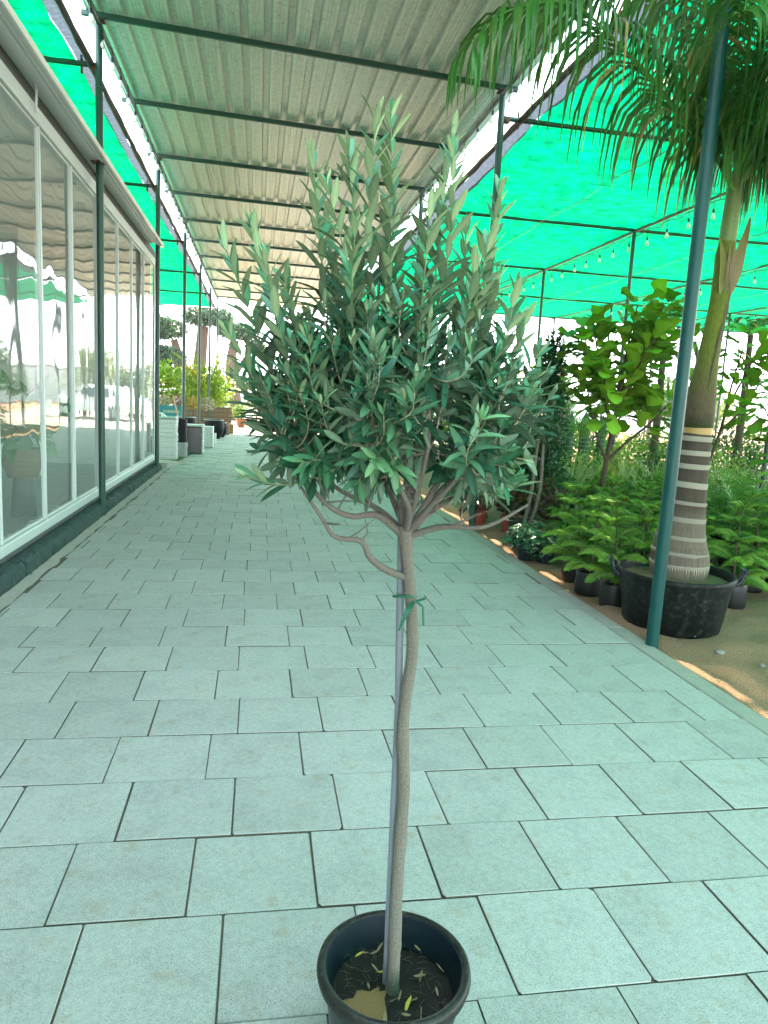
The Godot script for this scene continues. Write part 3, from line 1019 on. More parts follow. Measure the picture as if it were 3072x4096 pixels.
func mound(r: float, y: float, rise: float, sd: int, segs := 20) -> ArrayMesh:
	var b := MB.new()
	var nz := FastNoiseLite.new(); nz.seed = sd; nz.frequency = 9.0
	var rings := 9
	var id := []
	for i in rings + 1:
		var row := []
		for k in segs:
			var a := TAU * k / segs
			var q := r * i / rings
			var p := Vector3(cos(a) * q, 0, sin(a) * q)
			p.y = y + rise * (1.0 - pow(float(i) / rings, 2.0)) + 0.012 * nz.get_noise_2d(p.x * 2.0, p.z * 2.0) * (1.0 if i < rings else 0.3)
			row.append(b.add(p, Vector3(0.6 * nz.get_noise_2d(p.x * 4.0, p.z), 1, 0.6 * nz.get_noise_2d(p.x, p.z * 4.0 + 7.0)).normalized()))
		id.append(row)
	for i in rings:
		for k in segs:
			var k2 := (k + 1) % segs
			b.tri(id[i][k], id[i][k2], id[i + 1][k2]); b.tri(id[i][k], id[i + 1][k2], id[i + 1][k])
	return b.mesh()

func bent(pts: Array, steps: int) -> Array:   # smooth line through points
	var c := Curve3D.new()
	for i in pts.size():
		var tn: Vector3 = (pts[mini(i + 1, pts.size() - 1)] - pts[maxi(i - 1, 0)]) / 6.0
		c.add_point(pts[i], -tn, tn)
	var out := []
	for k in steps + 1: out.append(c.sample_baked(c.get_baked_length() * k / steps, true))
	return out

func taper(a: float, b: float, m: int) -> Array:
	var r := []
	for i in m: r.append(lerpf(a, b, float(i) / (m - 1)))
	return r

func plants() -> void:
	plant_materials()
	olive()
	print("olive")
	bottle_palm()
	print("palm")
	pines()
	print("pines")
	beds()
	print("beds")
	far_left()
	far_back()

func olive() -> void:
	var O := F(0.345, 0, 1.47)
	var t := thing("potted_olive_tree", "slender potted olive tree with round leafy crown standing on the paving", "olive tree", O)
	var pot := put("pot", pot_shape(0.128, 0.163, 0.275, 0.03, 0.2, 48), t, M.black_plastic)
	var rb := MB.new()
	rb.lathe([Vector2(0.1645, 0.254), Vector2(0.178, 0.252), Vector2(0.1805, 0.262), Vector2(0.178, 0.275), Vector2(0.171, 0.2785), Vector2(0.163, 0.2755), Vector2(0.159, 0.26)], 48)
	put("rim", rb.mesh(M.rim_dusty), pot)
	for y in [0.232, 0.2]:
		var ib := MB.new()
		ib.lathe([Vector2(0.1535 + (y - 0.2) * 0.1, y + 0.004), Vector2(0.151 + (y - 0.2) * 0.1, y), Vector2(0.1535 + (y - 0.2) * 0.1, y - 0.004)], 48)
		put("inner_ridge", ib.mesh(M.black_plastic), pot)
	put("soil", mound(0.152, 0.196, 0.008, 3, 32), t, M.soil)
	# sand spilt at the near left of the soil
	var sb := MB.new()
	var nz := FastNoiseLite.new(); nz.seed = 12; nz.frequency = 14.0
	var pc := Vector3(-0.088, 0, 0.07)
	var cid := sb.add(pc + Vector3(0, 0.226, 0), Vector3.UP)
	var rg := []; var rg2 := []
	for k in 30:
		var a := TAU * k / 30
		var q := pc + Basis(Vector3.UP, -0.66) * Vector3(cos(a) * 0.05, 0, sin(a) * 0.1) * (1.0 + 0.4 * nz.get_noise_2d(cos(a) * 2.0, sin(a) * 2.0))
		var lim := Vector2(q.x, q.z).length()
		if lim > 0.146: q *= 0.146 / lim
		rg.append(sb.add(pc.lerp(q, 0.65) + Vector3(0, 0.222, 0), Vector3.UP)); rg2.append(sb.add(q + Vector3(0, 0.2, 0), (Vector3.UP + (q - pc).normalized() * 0.4).normalized()))
	for k in 30:
		var k2 := (k + 1) % 30
		sb.tri(cid, rg[k], rg[k2]); sb.tri(rg[k], rg[k2], rg2[k2]); sb.tri(rg[k], rg2[k2], rg2[k])
	put("sand_patch", sb.mesh(mat(lc(0.4, 0.24, 0.1), 0.95, {"tex": M.t_sand, "scale": 10.0})), t)
	var roots := MB.new()
	for k in 110:
		var a := rr(0, TAU); var q := 0.145 * sqrt(rr(0.03, 1.0))
		var p := Vector3(cos(a) * q, 0.207, sin(a) * q)
		if p.x < -0.06 and p.z > 0.02: continue
		var d := Vector3(rr(-1, 1), rr(-0.1, 0.25), rr(-1, 1)).normalized()
		roots.tube([p, p + d * 0.01 + Vector3(0, 0.003, 0), p + d * rr(0.016, 0.04) + Vector3(rr(-0.008, 0.008), 0.0, rr(-0.008, 0.008))], [0.0008, 0.0007, 0.0003], 4, false)
	var ro := put("root_litter", roots.mesh(mat(lc(0.09, 0.07, 0.042), 0.9)), t)
	ro.set_meta("kind", "stuff")
	var dl := leaf_shape([[0.0, 0.005], [0.2, 0.09], [0.5, 0.13], [0.8, 0.09], [1.0, 0.0]], 0.5, 0.35, 0.02, false, M.dry, M.dry, Color.WHITE, Color.WHITE)
	var ydl := leaf_shape([[0.0, 0.005], [0.2, 0.09], [0.5, 0.13], [0.8, 0.09], [1.0, 0.0]], 0.3, -0.2, 0.02, false, mat(lc(0.5, 0.42, 0.05), 0.6), null, Color.WHITE, Color.WHITE)
	for k in 24:
		var a := rr(0, TAU); var q := rr(0.03, 0.14)
		var p := Vector3(cos(a) * q, 0.212, sin(a) * q)
		if p.x < -0.05 and p.z > 0.0: continue
		var o := put("dry_leaf", ydl if k % 7 == 0 else dl, t)
		o.transform = leaf_at(p, Vector3(rr(-1, 1), rr(-0.1, 0.3), rr(-1, 1)), Vector3(rr(-0.5, 0.5), 1, rr(-0.5, 0.5)), rr(0.022, 0.045))
	var strawb := MB.new(); strawb.tube([Vector3(0.055, 0.212, 0.065), Vector3(0.045, 0.222, 0.1), Vector3(0.04, 0.216, 0.148)], 0.0014, 5)
	put("dry_stalk", strawb.mesh(M.dry), t)

	# trunk: measured line
	var L := func(x: float, h: float, dz := 0.0) -> Vector3: return F(x, h, 1.47 + dz) - O
	var line := bent([L.call(0.345, 0.19), L.call(0.344, 0.32), L.call(0.341, 0.45), L.call(0.342, 0.6), L.call(0.343, 0.72), L.call(0.333, 0.84), L.call(0.335, 0.93), L.call(0.343, 1.03), L.call(0.337, 1.12), L.call(0.326, 1.2), L.call(0.316, 1.27), L.call(0.312, 1.315)], 60)
	var rad := []
	for i in 61:
		var u := i / 60.0
		var r := lerpf(0.0155, 0.0125, u) + 0.0009 * sin(u * 47.0) * sin(u * 13.0)
		for nd in [0.02, 0.12, 0.34, 0.56, 0.86]: r += 0.0022 * exp(-pow((u - nd) / 0.008, 2))
		if u > 0.93: r += 0.006 * (u - 0.93) / 0.07
		rad.append(r)
	var tb := MB.new(); tb.tube(line, rad, 14)
	put("trunk", tb.mesh(M.olive_bark), t)
	var stb := MB.new(); stb.tube([L.call(0.333, 0.2, 0.022), L.call(0.324, 0.9, 0.02), L.call(0.305, 1.355, 0.018)], 0.0085, 14)
	put("stake", stb.mesh(M.pvc), t)
	var tie := MB.new()
	var loop := []
	for k in 15:
		var a := TAU * k / 14.0
		loop.append(L.call(0.322, 1.158) + Vector3(cos(a) * 0.026, 0.006 * sin(a) , -0.008 + sin(a) * 0.023))
	tie.tube(loop, 0.0028, 6)
	tie.tube([L.call(0.34, 1.155, -0.02), L.call(0.353, 1.163, -0.03), L.call(0.358, 1.165, -0.03)], 0.0026, 6)
	tie.tube([L.call(0.34, 1.155, -0.02), L.call(0.354, 1.145, -0.03), L.call(0.357, 1.105, -0.032)], 0.0026, 6)
	tie.blade([L.call(0.335, 1.155, -0.022), L.call(0.322, 1.14, -0.03), L.call(0.313, 1.115, -0.026), L.call(0.306, 1.09, -0.02)], [0.004, 0.006, 0.004, 0.002], Vector3(1, 0.4, 0.3))
	put("tie", tie.mesh(mat(lc(0.008, 0.12, 0.075), 0.5)), t)

	# limbs
	var fork: Vector3 = L.call(0.312, 1.305)
	var limbs := [
		[[0.326, 1.2, 0.0], [0.275, 1.22, -0.01], [0.235, 1.25, -0.02], [0.215, 1.285, -0.03], [0.16, 1.295, -0.04], [0.13, 1.335, -0.05], [0.07, 1.42, -0.06]],
		[[0.306, 1.295, 0.0], [0.25, 1.335, 0.0], [0.19, 1.335, -0.02], [0.13, 1.37, -0.04], [0.05, 1.47, -0.06]],
		[[0.306, 1.3, 0.0], [0.26, 1.34, 0.05], [0.17, 1.38, 0.1], [0.06, 1.48, 0.14]],
		[[0.31, 1.3, 0.0], [0.29, 1.4, 0.03], [0.21, 1.52, 0.06], [0.14, 1.66, 0.06]],
		[[0.315, 1.3, 0.0], [0.31, 1.42, 0.0], [0.27, 1.58, -0.03], [0.24, 1.78, -0.03]],
		[[0.315, 1.3, 0.0], [0.335, 1.42, 0.04], [0.34, 1.58, 0.07], [0.36, 1.76, 0.08]],
		[[0.318, 1.3, 0.0], [0.36, 1.39, -0.02], [0.42, 1.52, -0.04], [0.47, 1.68, -0.04]],
		[[0.318, 1.295, 0.0], [0.37, 1.35, 0.0], [0.44, 1.4, -0.02], [0.55, 1.5, -0.04]],
		[[0.318, 1.295, 0.0], [0.37, 1.35, 0.06], [0.45, 1.42, 0.12], [0.53, 1.55, 0.15]],
		[[0.316, 1.29, 0.0], [0.38, 1.32, -0.04], [0.46, 1.33, -0.08], [0.54, 1.38, -0.1]],
		[[0.314, 1.3, 0.0], [0.3, 1.36, -0.08], [0.26, 1.42, -0.16], [0.2, 1.53, -0.2]],
		[[0.314, 1.3, 0.0], [0.34, 1.37, -0.09], [0.38, 1.45, -0.17], [0.42, 1.55, -0.2]],
		[[0.314, 1.3, 0.0], [0.31, 1.4, -0.1], [0.31, 1.5, -0.17], [0.3, 1.62, -0.18]],
		[[0.314, 1.3, 0.0], [0.28, 1.4, 0.12], [0.22, 1.5, 0.2], [0.2, 1.62, 0.22]],
		[[0.314, 1.3, 0.0], [0.36, 1.4, 0.13], [0.4, 1.5, 0.22], [0.42, 1.6, 0.22]]]
	var nodes := []
	for lm in limbs:
		var pp := []
		for q in lm: pp.append(L.call(q[0], q[1], q[2]))
		var ln := bent(pp, 22)
		var b := MB.new()
		b.tube(ln, taper(rr(0.0075, 0.009), 0.0022, 23), 8)
		# short dead stubs low down
		for k in 3:
			var i := 4 + rng.randi() % 12
			var d := Vector3(rr(-1, 1), rr(-0.1, 0.9), rr(-1, 1)).normalized()
			b.tube([ln[i], ln[i] + d * rr(0.02, 0.045), ln[i] + d * 0.05 + Vector3(rr(-0.03, 0.03), rr(0, 0.03), rr(-0.03, 0.03))], [0.0024, 0.0017, 0.0009], 5)
		put("branch", b.mesh(M.olive_bark), t)
		for i in range(8, 23): nodes.append(ln[i])
	# twigs and leaves
	var places := []     # [transform, tone 0 dark .. 1 pale young]
	var twigs := MB.new(); var shoots := MB.new()
	var C: Vector3 = L.call(0.275, 1.54)
	var leafed := func(ln: Array, from: float, step: float, l0: float, l1: float, young: float, droop: float, erect := 1.0) -> void:
		var c := Curve3D.new()
		for p in ln: c.add_point(p)
		var total := c.get_baked_length()
		var s := total * from
		var turn := rr(0, PI)
		while s < total:
			var p: Vector3 = c.sample_baked(s)
			var d: Vector3 = (c.sample_baked(minf(s + 0.01, total)) - c.sample_baked(maxf(s - 0.01, 0.0))).normalized()
			var sd := d.cross(Vector3(0.31, 0.2, 0.92)).normalized().rotated(d, turn)
			var u := (s - total * from) / maxf(total * (1.0 - from), 0.001)
			for sg in [-1.0, 1.0]:
				var open := lerpf(1.15, 0.5, u * u) * erect
				var dir: Vector3 = (d * (1.0 - open * 0.35) + sd * sg * open + Vector3(0, -droop * (1.0 - u), 0) + rdir() * 0.22).normalized()
				var up: Vector3 = (d * 0.9 + Vector3.UP * 0.7 - sd * sg * 0.25 + rdir() * 0.35).normalized()
				var tone := clampf(young * (0.25 + 0.9 * u) + rr(-0.22, 0.2), 0.0, 1.0)
				places.append([leaf_at(p, dir, up, rr(l0, l1) * lerpf(1.0, 0.72, u * u)), tone])
			turn += PI * 0.5 + rr(-0.25, 0.25)
			s += step * rr(0.8, 1.25)
		# closing pair and bud at the tip
		var e: Vector3 = ln[ln.size() - 1]
		var de: Vector3 = (e - ln[ln.size() - 2]).normalized()
		for k in 3: places.append([leaf_at(e, (de + rdir() * 0.35).normalized(), rdir(), l0 * rr(0.45, 0.75)), clampf(young + 0.3, 0, 1)])
	var made := 0
	while made < 215:
		var d := rdir()
		if d.y < -0.75: continue
		var q := C + Vector3(d.x * 0.285, d.y * 0.185 if d.y < 0 else d.y * 0.2, d.z * 0.29) * pow(rr(0.12, 1.0), 0.42)
		if q.y < 1.3 - 0.12 * absf(q.x - C.x): continue
		var best := 0; var bd := 9.0
		for i in nodes.size():
			var dd: float = nodes[i].distance_to(q) + (0.05 if nodes[i].y > q.y else 0.0)
			if dd < bd: bd = dd; best = i
		var a: Vector3 = nodes[best]
		var out := (q - C).normalized()
		var mid := a.lerp(q, 0.5) + Vector3(0, -0.012, 0) + rdir() * 0.012
		var tip := q + (out * 0.4 + Vector3.UP * (0.75 if d.y > -0.35 else 0.1)).normalized() * rr(0.03, 0.075)
		var ln := bent([a, mid, q, tip], 8)
		twigs.tube(ln, taper(0.0021, 0.0009, 9), 5, false)
		var total: float = maxf(0.06, a.distance_to(q) + 0.05)
		leafed.call(ln, clampf(1.0 - 0.125 / total, 0.1, 0.85), 0.0155, 0.046, 0.072, 0.35 if rng.randf() < 0.6 else 0.75, 0.25 if d.y > -0.3 else 0.9)
		made += 1
	# long upright shoots above the crown, where the photograph shows them
	for s in [[0.24, 2.125, 0.24, 1.72, 0.02], [0.2, 2.09, 0.22, 1.7, -0.05], [0.165, 2.06, 0.2, 1.68, 0.06], [0.09, 2.02, 0.15, 1.66, 0.0], [0.115, 1.95, 0.18, 1.64, -0.08], [0.37, 2.1, 0.35, 1.7, 0.04], [0.345, 2.03, 0.33, 1.7, -0.08], [0.465, 1.995, 0.43, 1.62, 0.0], [0.425, 1.94, 0.41, 1.6, 0.09], [-0.02, 1.88, 0.07, 1.55, 0.0], [-0.075, 1.86, 0.05, 1.52, 0.04], [0.005, 1.81, 0.1, 1.5, -0.09], [0.27, 1.99, 0.28, 1.66, 0.12], [0.3, 1.93, 0.3, 1.65, -0.12], [0.54, 1.74, 0.49, 1.55, 0.0], [0.55, 1.63, 0.48, 1.47, -0.06], [0.05, 1.8, 0.13, 1.55, 0.1], [0.39, 1.82, 0.37, 1.6, -0.13], [0.5, 1.85, 0.44, 1.58, 0.07], [0.56, 1.5, 0.49, 1.42, 0.02], [-0.055, 1.68, 0.06, 1.48, -0.03], [-0.045, 1.6, 0.06, 1.45, 0.05], [0.2, 1.9, 0.22, 1.64, 0.14], [0.53, 1.41, 0.46, 1.39, -0.05], [-0.01, 1.41, 0.08, 1.4, -0.04], [0.16, 1.86, 0.19, 1.6, -0.14], [0.44, 1.88, 0.4, 1.6, -0.03], [0.13, 1.9, 0.17, 1.62, 0.05], [0.48, 1.8, 0.44, 1.56, -0.1], [0.34, 1.9, 0.33, 1.62, 0.12], [0.25, 1.84, 0.25, 1.6, 0.0], [0.18, 1.8, 0.2, 1.58, 0.1], [0.36, 1.8, 0.35, 1.58, 0.0]]:
		var a: Vector3 = L.call(s[2], s[3], s[4] * 0.6)
		var e: Vector3 = L.call(s[0], s[1], s[4])
		var ln := bent([a, a.lerp(e, 0.5) + Vector3(rr(-0.015, 0.015), -0.008, rr(-0.015, 0.015)), e], 12)
		shoots.tube(ln, taper(0.0024, 0.0011, 13), 5, false)
		leafed.call(ln, 0.2, 0.02, 0.054, 0.084, 0.95, 0.0, 0.58)
	var two := put("twigs", twigs.mesh(M.olive_twig), t); two.set_meta("kind", "stuff")
	var sho := put("shoots", shoots.mesh(M.olive_shoot), t); sho.set_meta("kind", "stuff")
	print("olive leaves ", places.size())
	# the leaves nearest the lens one by one, the rest in one part
	var eye := Vector3(0, 1.575, 0) - O
	places.sort_custom(func(p, q): return p[0].origin.distance_to(eye) - p[0].basis.x.length() * 3.0 < q[0].origin.distance_to(eye) - q[0].basis.x.length() * 3.0)
	var P1 := [[0.0, 0.01], [0.1, 0.052], [0.3, 0.11], [0.55, 0.126], [0.78, 0.096], [0.93, 0.044], [1.0, 0.0]]
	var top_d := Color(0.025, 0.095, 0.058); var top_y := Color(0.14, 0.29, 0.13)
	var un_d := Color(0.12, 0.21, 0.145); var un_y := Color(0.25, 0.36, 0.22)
	var shapes := []
	for tone in 4:
		var u := tone / 3.0
		var row := []
		for k in 3:
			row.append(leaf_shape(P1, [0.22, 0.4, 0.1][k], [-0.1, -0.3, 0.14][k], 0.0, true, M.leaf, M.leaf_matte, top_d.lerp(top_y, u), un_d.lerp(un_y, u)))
		shapes.append(row)
	var near := mini(300, places.size())
	for i in near:
		var o := put("leaf", shapes[clampi(roundi(places[i][1] * 3.0), 0, 3)][rng.randi() % 3], t)
		o.transform = places[i][0]
	var rest := []; var cols := []
	for i in range(near, places.size()):
		rest.append(places[i][0])
		var u: float = places[i][1]
		cols.append(Color(1, 1, 1).lerp(Color(3.1, 2.5, 2.0), u) * rr(0.85, 1.15))
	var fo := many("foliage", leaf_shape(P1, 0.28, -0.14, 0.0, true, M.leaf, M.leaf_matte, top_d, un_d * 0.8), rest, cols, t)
	fo.set_meta("kind", "stuff")

# a feather frond: rachis line; leaflets either joined or one by one
func frond(parent: Node3D, line: Array, n: int, ll: float, w: float, sag: float, col: Color, single: bool, r0 := 0.02, called := "frond") -> void:
	var b := MB.new()
	var m := line.size()
	b.tube(line, taper(r0, 0.003, m), 7, true, [col * 1.5].map(func(c): return c) if false else null)
	var rac := put(called, b.mesh(mat(lc(col.r * 2.2, col.g * 1.7, col.b * 1.2), 0.5)), parent)
	var all := MB.new()
	var c := Curve3D.new()
	for p in line: c.add_point(p)
	var total := c.get_baked_length()
	for k in n:
		var u := 0.1 + 0.9 * k / (n - 1.0)
		var p: Vector3 = c.sample_baked(total * u)
		var d: Vector3 = (c.sample_baked(minf(total * u + 0.02, total)) - c.sample_baked(total * u - 0.02)).normalized()
		var s := d.cross(Vector3.UP).normalized()
		var up := s.cross(d)
		for sg in [-1.0, 1.0]:
			var l := ll * (0.45 + 1.1 * sin(PI * clampf(u * 0.85 + 0.12, 0, 1)) * 0.55) * rr(0.8, 1.1)
			var dir: Vector3 = (s * sg + d * lerpf(0.35, 1.1, u) + up * rr(0.05, 0.5) + rdir() * 0.13).normalized()
			var pts := [p]
			var q := p
			var hw := [w * 0.35]
			for j in 5:
				q += dir * l / 5.0
				dir = (dir + Vector3(rr(-0.06, 0.06), -sag * (0.7 + 0.3 * j), rr(-0.06, 0.06))).normalized()
				pts.append(q); hw.append(w * [0.9, 1.0, 0.8, 0.5, 0.08][j])
			var cc := col * rr(0.75, 1.3)
			if rng.randf() < 0.05: cc = Color(0.3, 0.25, 0.08)
			var tipc := cc.lerp(Color(0.26, 0.22, 0.07), 0.5 if rng.randf() < 0.18 else 0.0)
			var mb := MB.new() if single else all
			mb.blade(pts, hw, (d + up * 0.4 * sg).normalized() if absf(dir.dot(d)) < 0.97 else s, 0.25, cc, tipc)
			if single: put("leaflet", mb.mesh(M.leaf), rac)
	if not single:
		var o := put("leaflets", all.mesh(M.leaf), rac)
		o.set_meta("kind", "stuff")

func arc(base: Vector3, az: float, el: float, l: float, sag: float, steps := 14) -> Array:
	var d := Vector3(cos(az) * cos(el), sin(el), sin(az) * cos(el))
	var p := base
	var out := [p]
	for k in steps:
		p += d * l / steps
		d = (d + Vector3(0, -sag / steps * (0.5 + 1.3 * k / steps), 0)).normalized()
		out.append(p)
	return out

func bottle_palm() -> void:
	var O := F(3.16, -0.02, 4.9)
	var t := thing("potted_bottle_palm", "tall bottle palm with grey ringed trunk in a low black tub", "palm tree", O)
	var tub := put("tub", pot_shape(0.355, 0.415, 0.43, 0.035, 0.36, 44, 0.006, 5), t, M.tub_plastic)
	for s in [[-1.0, 2.75], [1.0, -0.42]]:
		var a: float = s[1]
		var dr := Vector3(cos(a), 0, -sin(a))
		var sd := dr.cross(Vector3.UP)
		var hb := MB.new()
		for q in [-0.045, 0.045]:
			hb.tube([dr * 0.41 + Vector3(0, 0.36, 0) + sd * q, dr * 0.455 + Vector3(0, 0.4, 0) + sd * q, dr * 0.475 + Vector3(0, 0.47, 0) + sd * q * 0.9], [0.017, 0.015, 0.013], 8)
		hb.bevel_box(dr * 0.478 + Vector3(0, 0.475, 0), Vector3(0.035, 0.03, 0.12), 0.008, Basis(dr, Vector3.UP, sd))
		put("handle", hb.mesh(M.black_plastic), tub)
	put("soil", mound(0.395, 0.365, 0.02, 8, 30), t, M.straw)
	# trunk (line, radius) measured from the photograph
	var pts := []; var rad := []; var cols := []
	var prof := [[3.212, 0.33, 0.2], [3.212, 0.4, 0.212], [3.208, 0.5, 0.213], [3.195, 0.62, 0.19], [3.2, 0.74, 0.165], [3.208, 0.86, 0.147], [3.214, 0.95, 0.137], [3.222, 1.1, 0.122], [3.23, 1.25, 0.112], [3.233, 1.4, 0.106], [3.235, 1.46, 0.101]]
	var ln := []
	for q in prof: ln.append(F(q[0], q[1], 4.95) - O)
	var grey := Color(0.27, 0.23, 0.185); var brown := Color(0.115, 0.088, 0.062)
	var curve := bent(ln, 44)
	for i in 45:
		var h: float = curve[i].y + O.y
		var r := 0.1
		for k in prof.size() - 1:
			if h >= prof[k][1] and h <= prof[k + 1][1]: r = lerpf(prof[k][2], prof[k + 1][2], (h - prof[k][1]) / (prof[k + 1][1] - prof[k][1]))
		if h > 1.46: r = 0.101
		rad.append(r)
		cols.append(grey.lerp(brown, clampf((h - 0.78) / 0.12, 0, 1)) * (1.0 + 0.05 * sin(i * 2.3)))
	var tb := MB.new(); tb.tube(curve, rad, 30, true, cols)
	var tmat := mat(Color.WHITE, 0.85, {"vc": 1, "tex": M.t_bark, "scale": Vector3(7, 1.6, 7)})
	var trunk := put("trunk", tb.mesh(tmat), t)
	var ring_mat := mat(lc(0.5, 0.45, 0.35), 0.9, {"tex": M.t_rough, "scale": 9.0})
	var ring_grey := mat(lc(0.4, 0.35, 0.28), 0.9, {"tex": M.t_rough, "scale": 9.0})
	for s in [[1.405, 0.017, 0], [1.3, 0.017, 0], [1.2, 0.017, 0], [1.06, 0.02, 0], [0.925, 0.012, 1], [0.8, 0.016, 1], [0.665, 0.012, 1], [0.545, 0.012, 1], [0.455, 0.01, 1]]:
		var r := 0.1; var x := 3.21
		for k in prof.size() - 1:
			if s[0] >= prof[k][1] and s[0] <= prof[k + 1][1]:
				var u: float = (s[0] - prof[k][1]) / (prof[k + 1][1] - prof[k][1])
				r = lerpf(prof[k][2], prof[k + 1][2], u); x = lerpf(prof[k][0], prof[k + 1][0], u)
		var b := MB.new()
		b.lathe([Vector2(r - 0.004, -s[1] - 0.004), Vector2(r + 0.004, -s[1]), Vector2(r + 0.005, 0.0), Vector2(r + 0.003, s[1]), Vector2(r - 0.005, s[1] + 0.004)], 36, Vector3.ZERO, 0.008, int(s[0] * 100))
		var o := put("ring_scar", b.mesh(ring_mat if s[2] == 0 else ring_grey), trunk)
		o.position = F(x, s[0], 4.95) - O
		o.rotation.z = rr(-0.03, 0.03) - 0.04
	var fl := MB.new()
	for k in 70:
		var a := TAU * k / 70.0
		var l := rr(0.02, 0.05)
		var d := Vector3(cos(a), 0, sin(a))
		fl.blade([d * 0.215 + Vector3(0, 0.0, 0), d * 0.217 + Vector3(0, -l, 0)], [0.004, 0.001], Vector3(-d.z, 0, d.x))
	var flo := put("fibre_fringe", fl.mesh(mat(lc(0.42, 0.36, 0.28), 0.9)), trunk)
	flo.position = F(3.212, 0.455, 4.95) - O
	# yellow band, then the green shaft that swells and narrows
	var yb := MB.new()
	yb.tube([F(3.235, 1.44, 4.95) - O, F(3.236, 1.5, 4.95) - O], [0.103, 0.1045], 30)
	put("yellow_band", yb.mesh(mat(lc(0.36, 0.22, 0.06), 0.5)), t)
	var sp := [[3.236, 1.49, 0.106], [3.232, 1.6, 0.108], [3.232, 1.72, 0.108], [3.238, 1.85, 0.1], [3.25, 2.0, 0.09], [3.268, 2.2, 0.08], [3.283, 2.4, 0.075], [3.288, 2.6, 0.076], [3.288, 2.72, 0.08], [3.292, 2.82, 0.066]]
	var sl := []; var sr := []; var sc := []
	for q in sp:
		sl.append(F(q[0], q[1], 4.95) - O); sr.append(q[2] * lerpf(1.0, 0.86, clampf((q[1] - 1.6) / 0.4, 0, 1)))
		sc.append(Color(0.03, 0.055, 0.015) if q[1] < 1.53 else Color(0.14, 0.1, 0.06).lerp(Color(0.19, 0.24, 0.03), clampf((q[1] - 1.65) / 0.45, 0, 1)))
	var sb := MB.new(); sb.tube(sl, sr, 28, true, sc)
	put("crownshaft", sb.mesh(mat(Color.WHITE, 0.6, {"vc": 1, "tex": M.t_rough, "scale": Vector3(3, 0.6, 3), "spec": 0.25})), t)
	var sn := MB.new()
	var nz := FastNoiseLite.new(); nz.seed = 77; nz.frequency = 3.0
	var scar := []; var scw := []
	for k in 15:
		var u := k / 14.0
		var h := lerpf(1.78, 2.5, u)
		var r := 0.109
		var cx := 3.24
		for j in sp.size() - 1:
			if h >= sp[j][1] and h <= sp[j + 1][1]:
				var uu: float = (h - sp[j][1]) / (sp[j + 1][1] - sp[j][1])
				r = lerpf(sp[j][2], sp[j + 1][2], uu); cx = lerpf(sp[j][0], sp[j + 1][0], uu)
		var a := lerpf(1.75, 0.75, u)
		scar.append(F(cx, h, 4.95) - O + Vector3(cos(a), 0, sin(a)) * (r * lerpf(1.0, 0.86, clampf((h - 1.6) / 0.4, 0, 1)) + 0.0015)); scw.append(0.004 + 0.03 * absf(nz.get_noise_1d(k * 2.0)) + 0.016 * sin(PI * u))
	sn.blade(scar, scw, Vector3(1, 0, -0.6))
	put("brown_scar", sn.mesh(mat(lc(0.13, 0.075, 0.055), 0.8, {"tex": M.t_rough, "scale": 12.0})), t)
	# old sheath halves peeling at the top of the shaft
	for s in [[-1.0, 3.205, 2.84, 3.23, 2.62, Color(0.24, 0.25, 0.07)], [1.0, 3.43, 3.0, 3.34, 2.66, Color(0.22, 0.17, 0.06)]]:
		var b := MB.new()
		b.blade(bent([F(s[3] - 0.01 * s[0], 2.45, 4.89) - O, F(s[3], s[4], 4.885) - O, F(lerpf(s[3], s[1], 0.6), lerpf(s[4], s[2], 0.6), 4.9) - O, F(s[1], s[2], 4.92) - O], 8), [0.006, 0.025, 0.04, 0.042, 0.036, 0.03, 0.022, 0.014, 0.003], Vector3(1, 0, 0.25 * s[0]), 0.5, s[5], s[5] * 0.7)
		put("old_sheath", b.mesh(M.leaf), t)
	var hs := MB.new()
	for k in 26:
		var x := rr(3.26, 3.32)
		hs.tube([F(x, rr(2.6, 2.8), 4.87) - O, F(x + rr(-0.02, 0.02), rr(2.45, 2.6), 4.86) - O], 0.003, 4, false)
	put("sheath_fibre", hs.mesh(M.dry), t)
	var ib := MB.new()
	ib.tube(bent([F(3.29, 2.7, 4.95) - O, F(3.293, 2.95, 4.95) - O, F(3.3, 3.2, 4.95) - O, F(3.31, 3.3, 4.95) - O], 8), [0.05, 0.054, 0.058, 0.058, 0.056, 0.054, 0.05, 0.046, 0.042], 20)
	put("inner_shaft", ib.mesh(mat(lc(0.12, 0.19, 0.03), 0.4, {"tex": M.t_paint, "scale": 3.0})), t)
	# fronds
	var g1 := Color(0.03, 0.13, 0.018)
	var left := bent([F(3.28, 3.16, 4.93) - O, F(3.1, 3.36, 4.9) - O, F(2.91, 3.47, 4.88) - O, F(2.5, 3.74, 4.78) - O, F(2.23, 3.86, 4.7) - O, F(1.96, 3.96, 4.6) - O, F(1.75, 3.97, 4.5) - O, F(1.46, 3.86, 4.38) - O, F(1.23, 3.7, 4.28) - O, F(1.12, 3.55, 4.22) - O], 22)
	frond(t, left, 66, 0.82, 0.012, 1.5, g1, true, 0.02)
	var top: Vector3 = F(3.31, 3.24, 4.95) - O
	frond(t, arc(top, 2.2, 0.95, 1.9, 2.1), 42, 0.85, 0.012, 1.5, g1 * 1.1, true, 0.02)
	frond(t, arc(top, 1.45, 0.95, 1.7, 2.3), 40, 0.85, 0.012, 1.5, g1, true, 0.02)
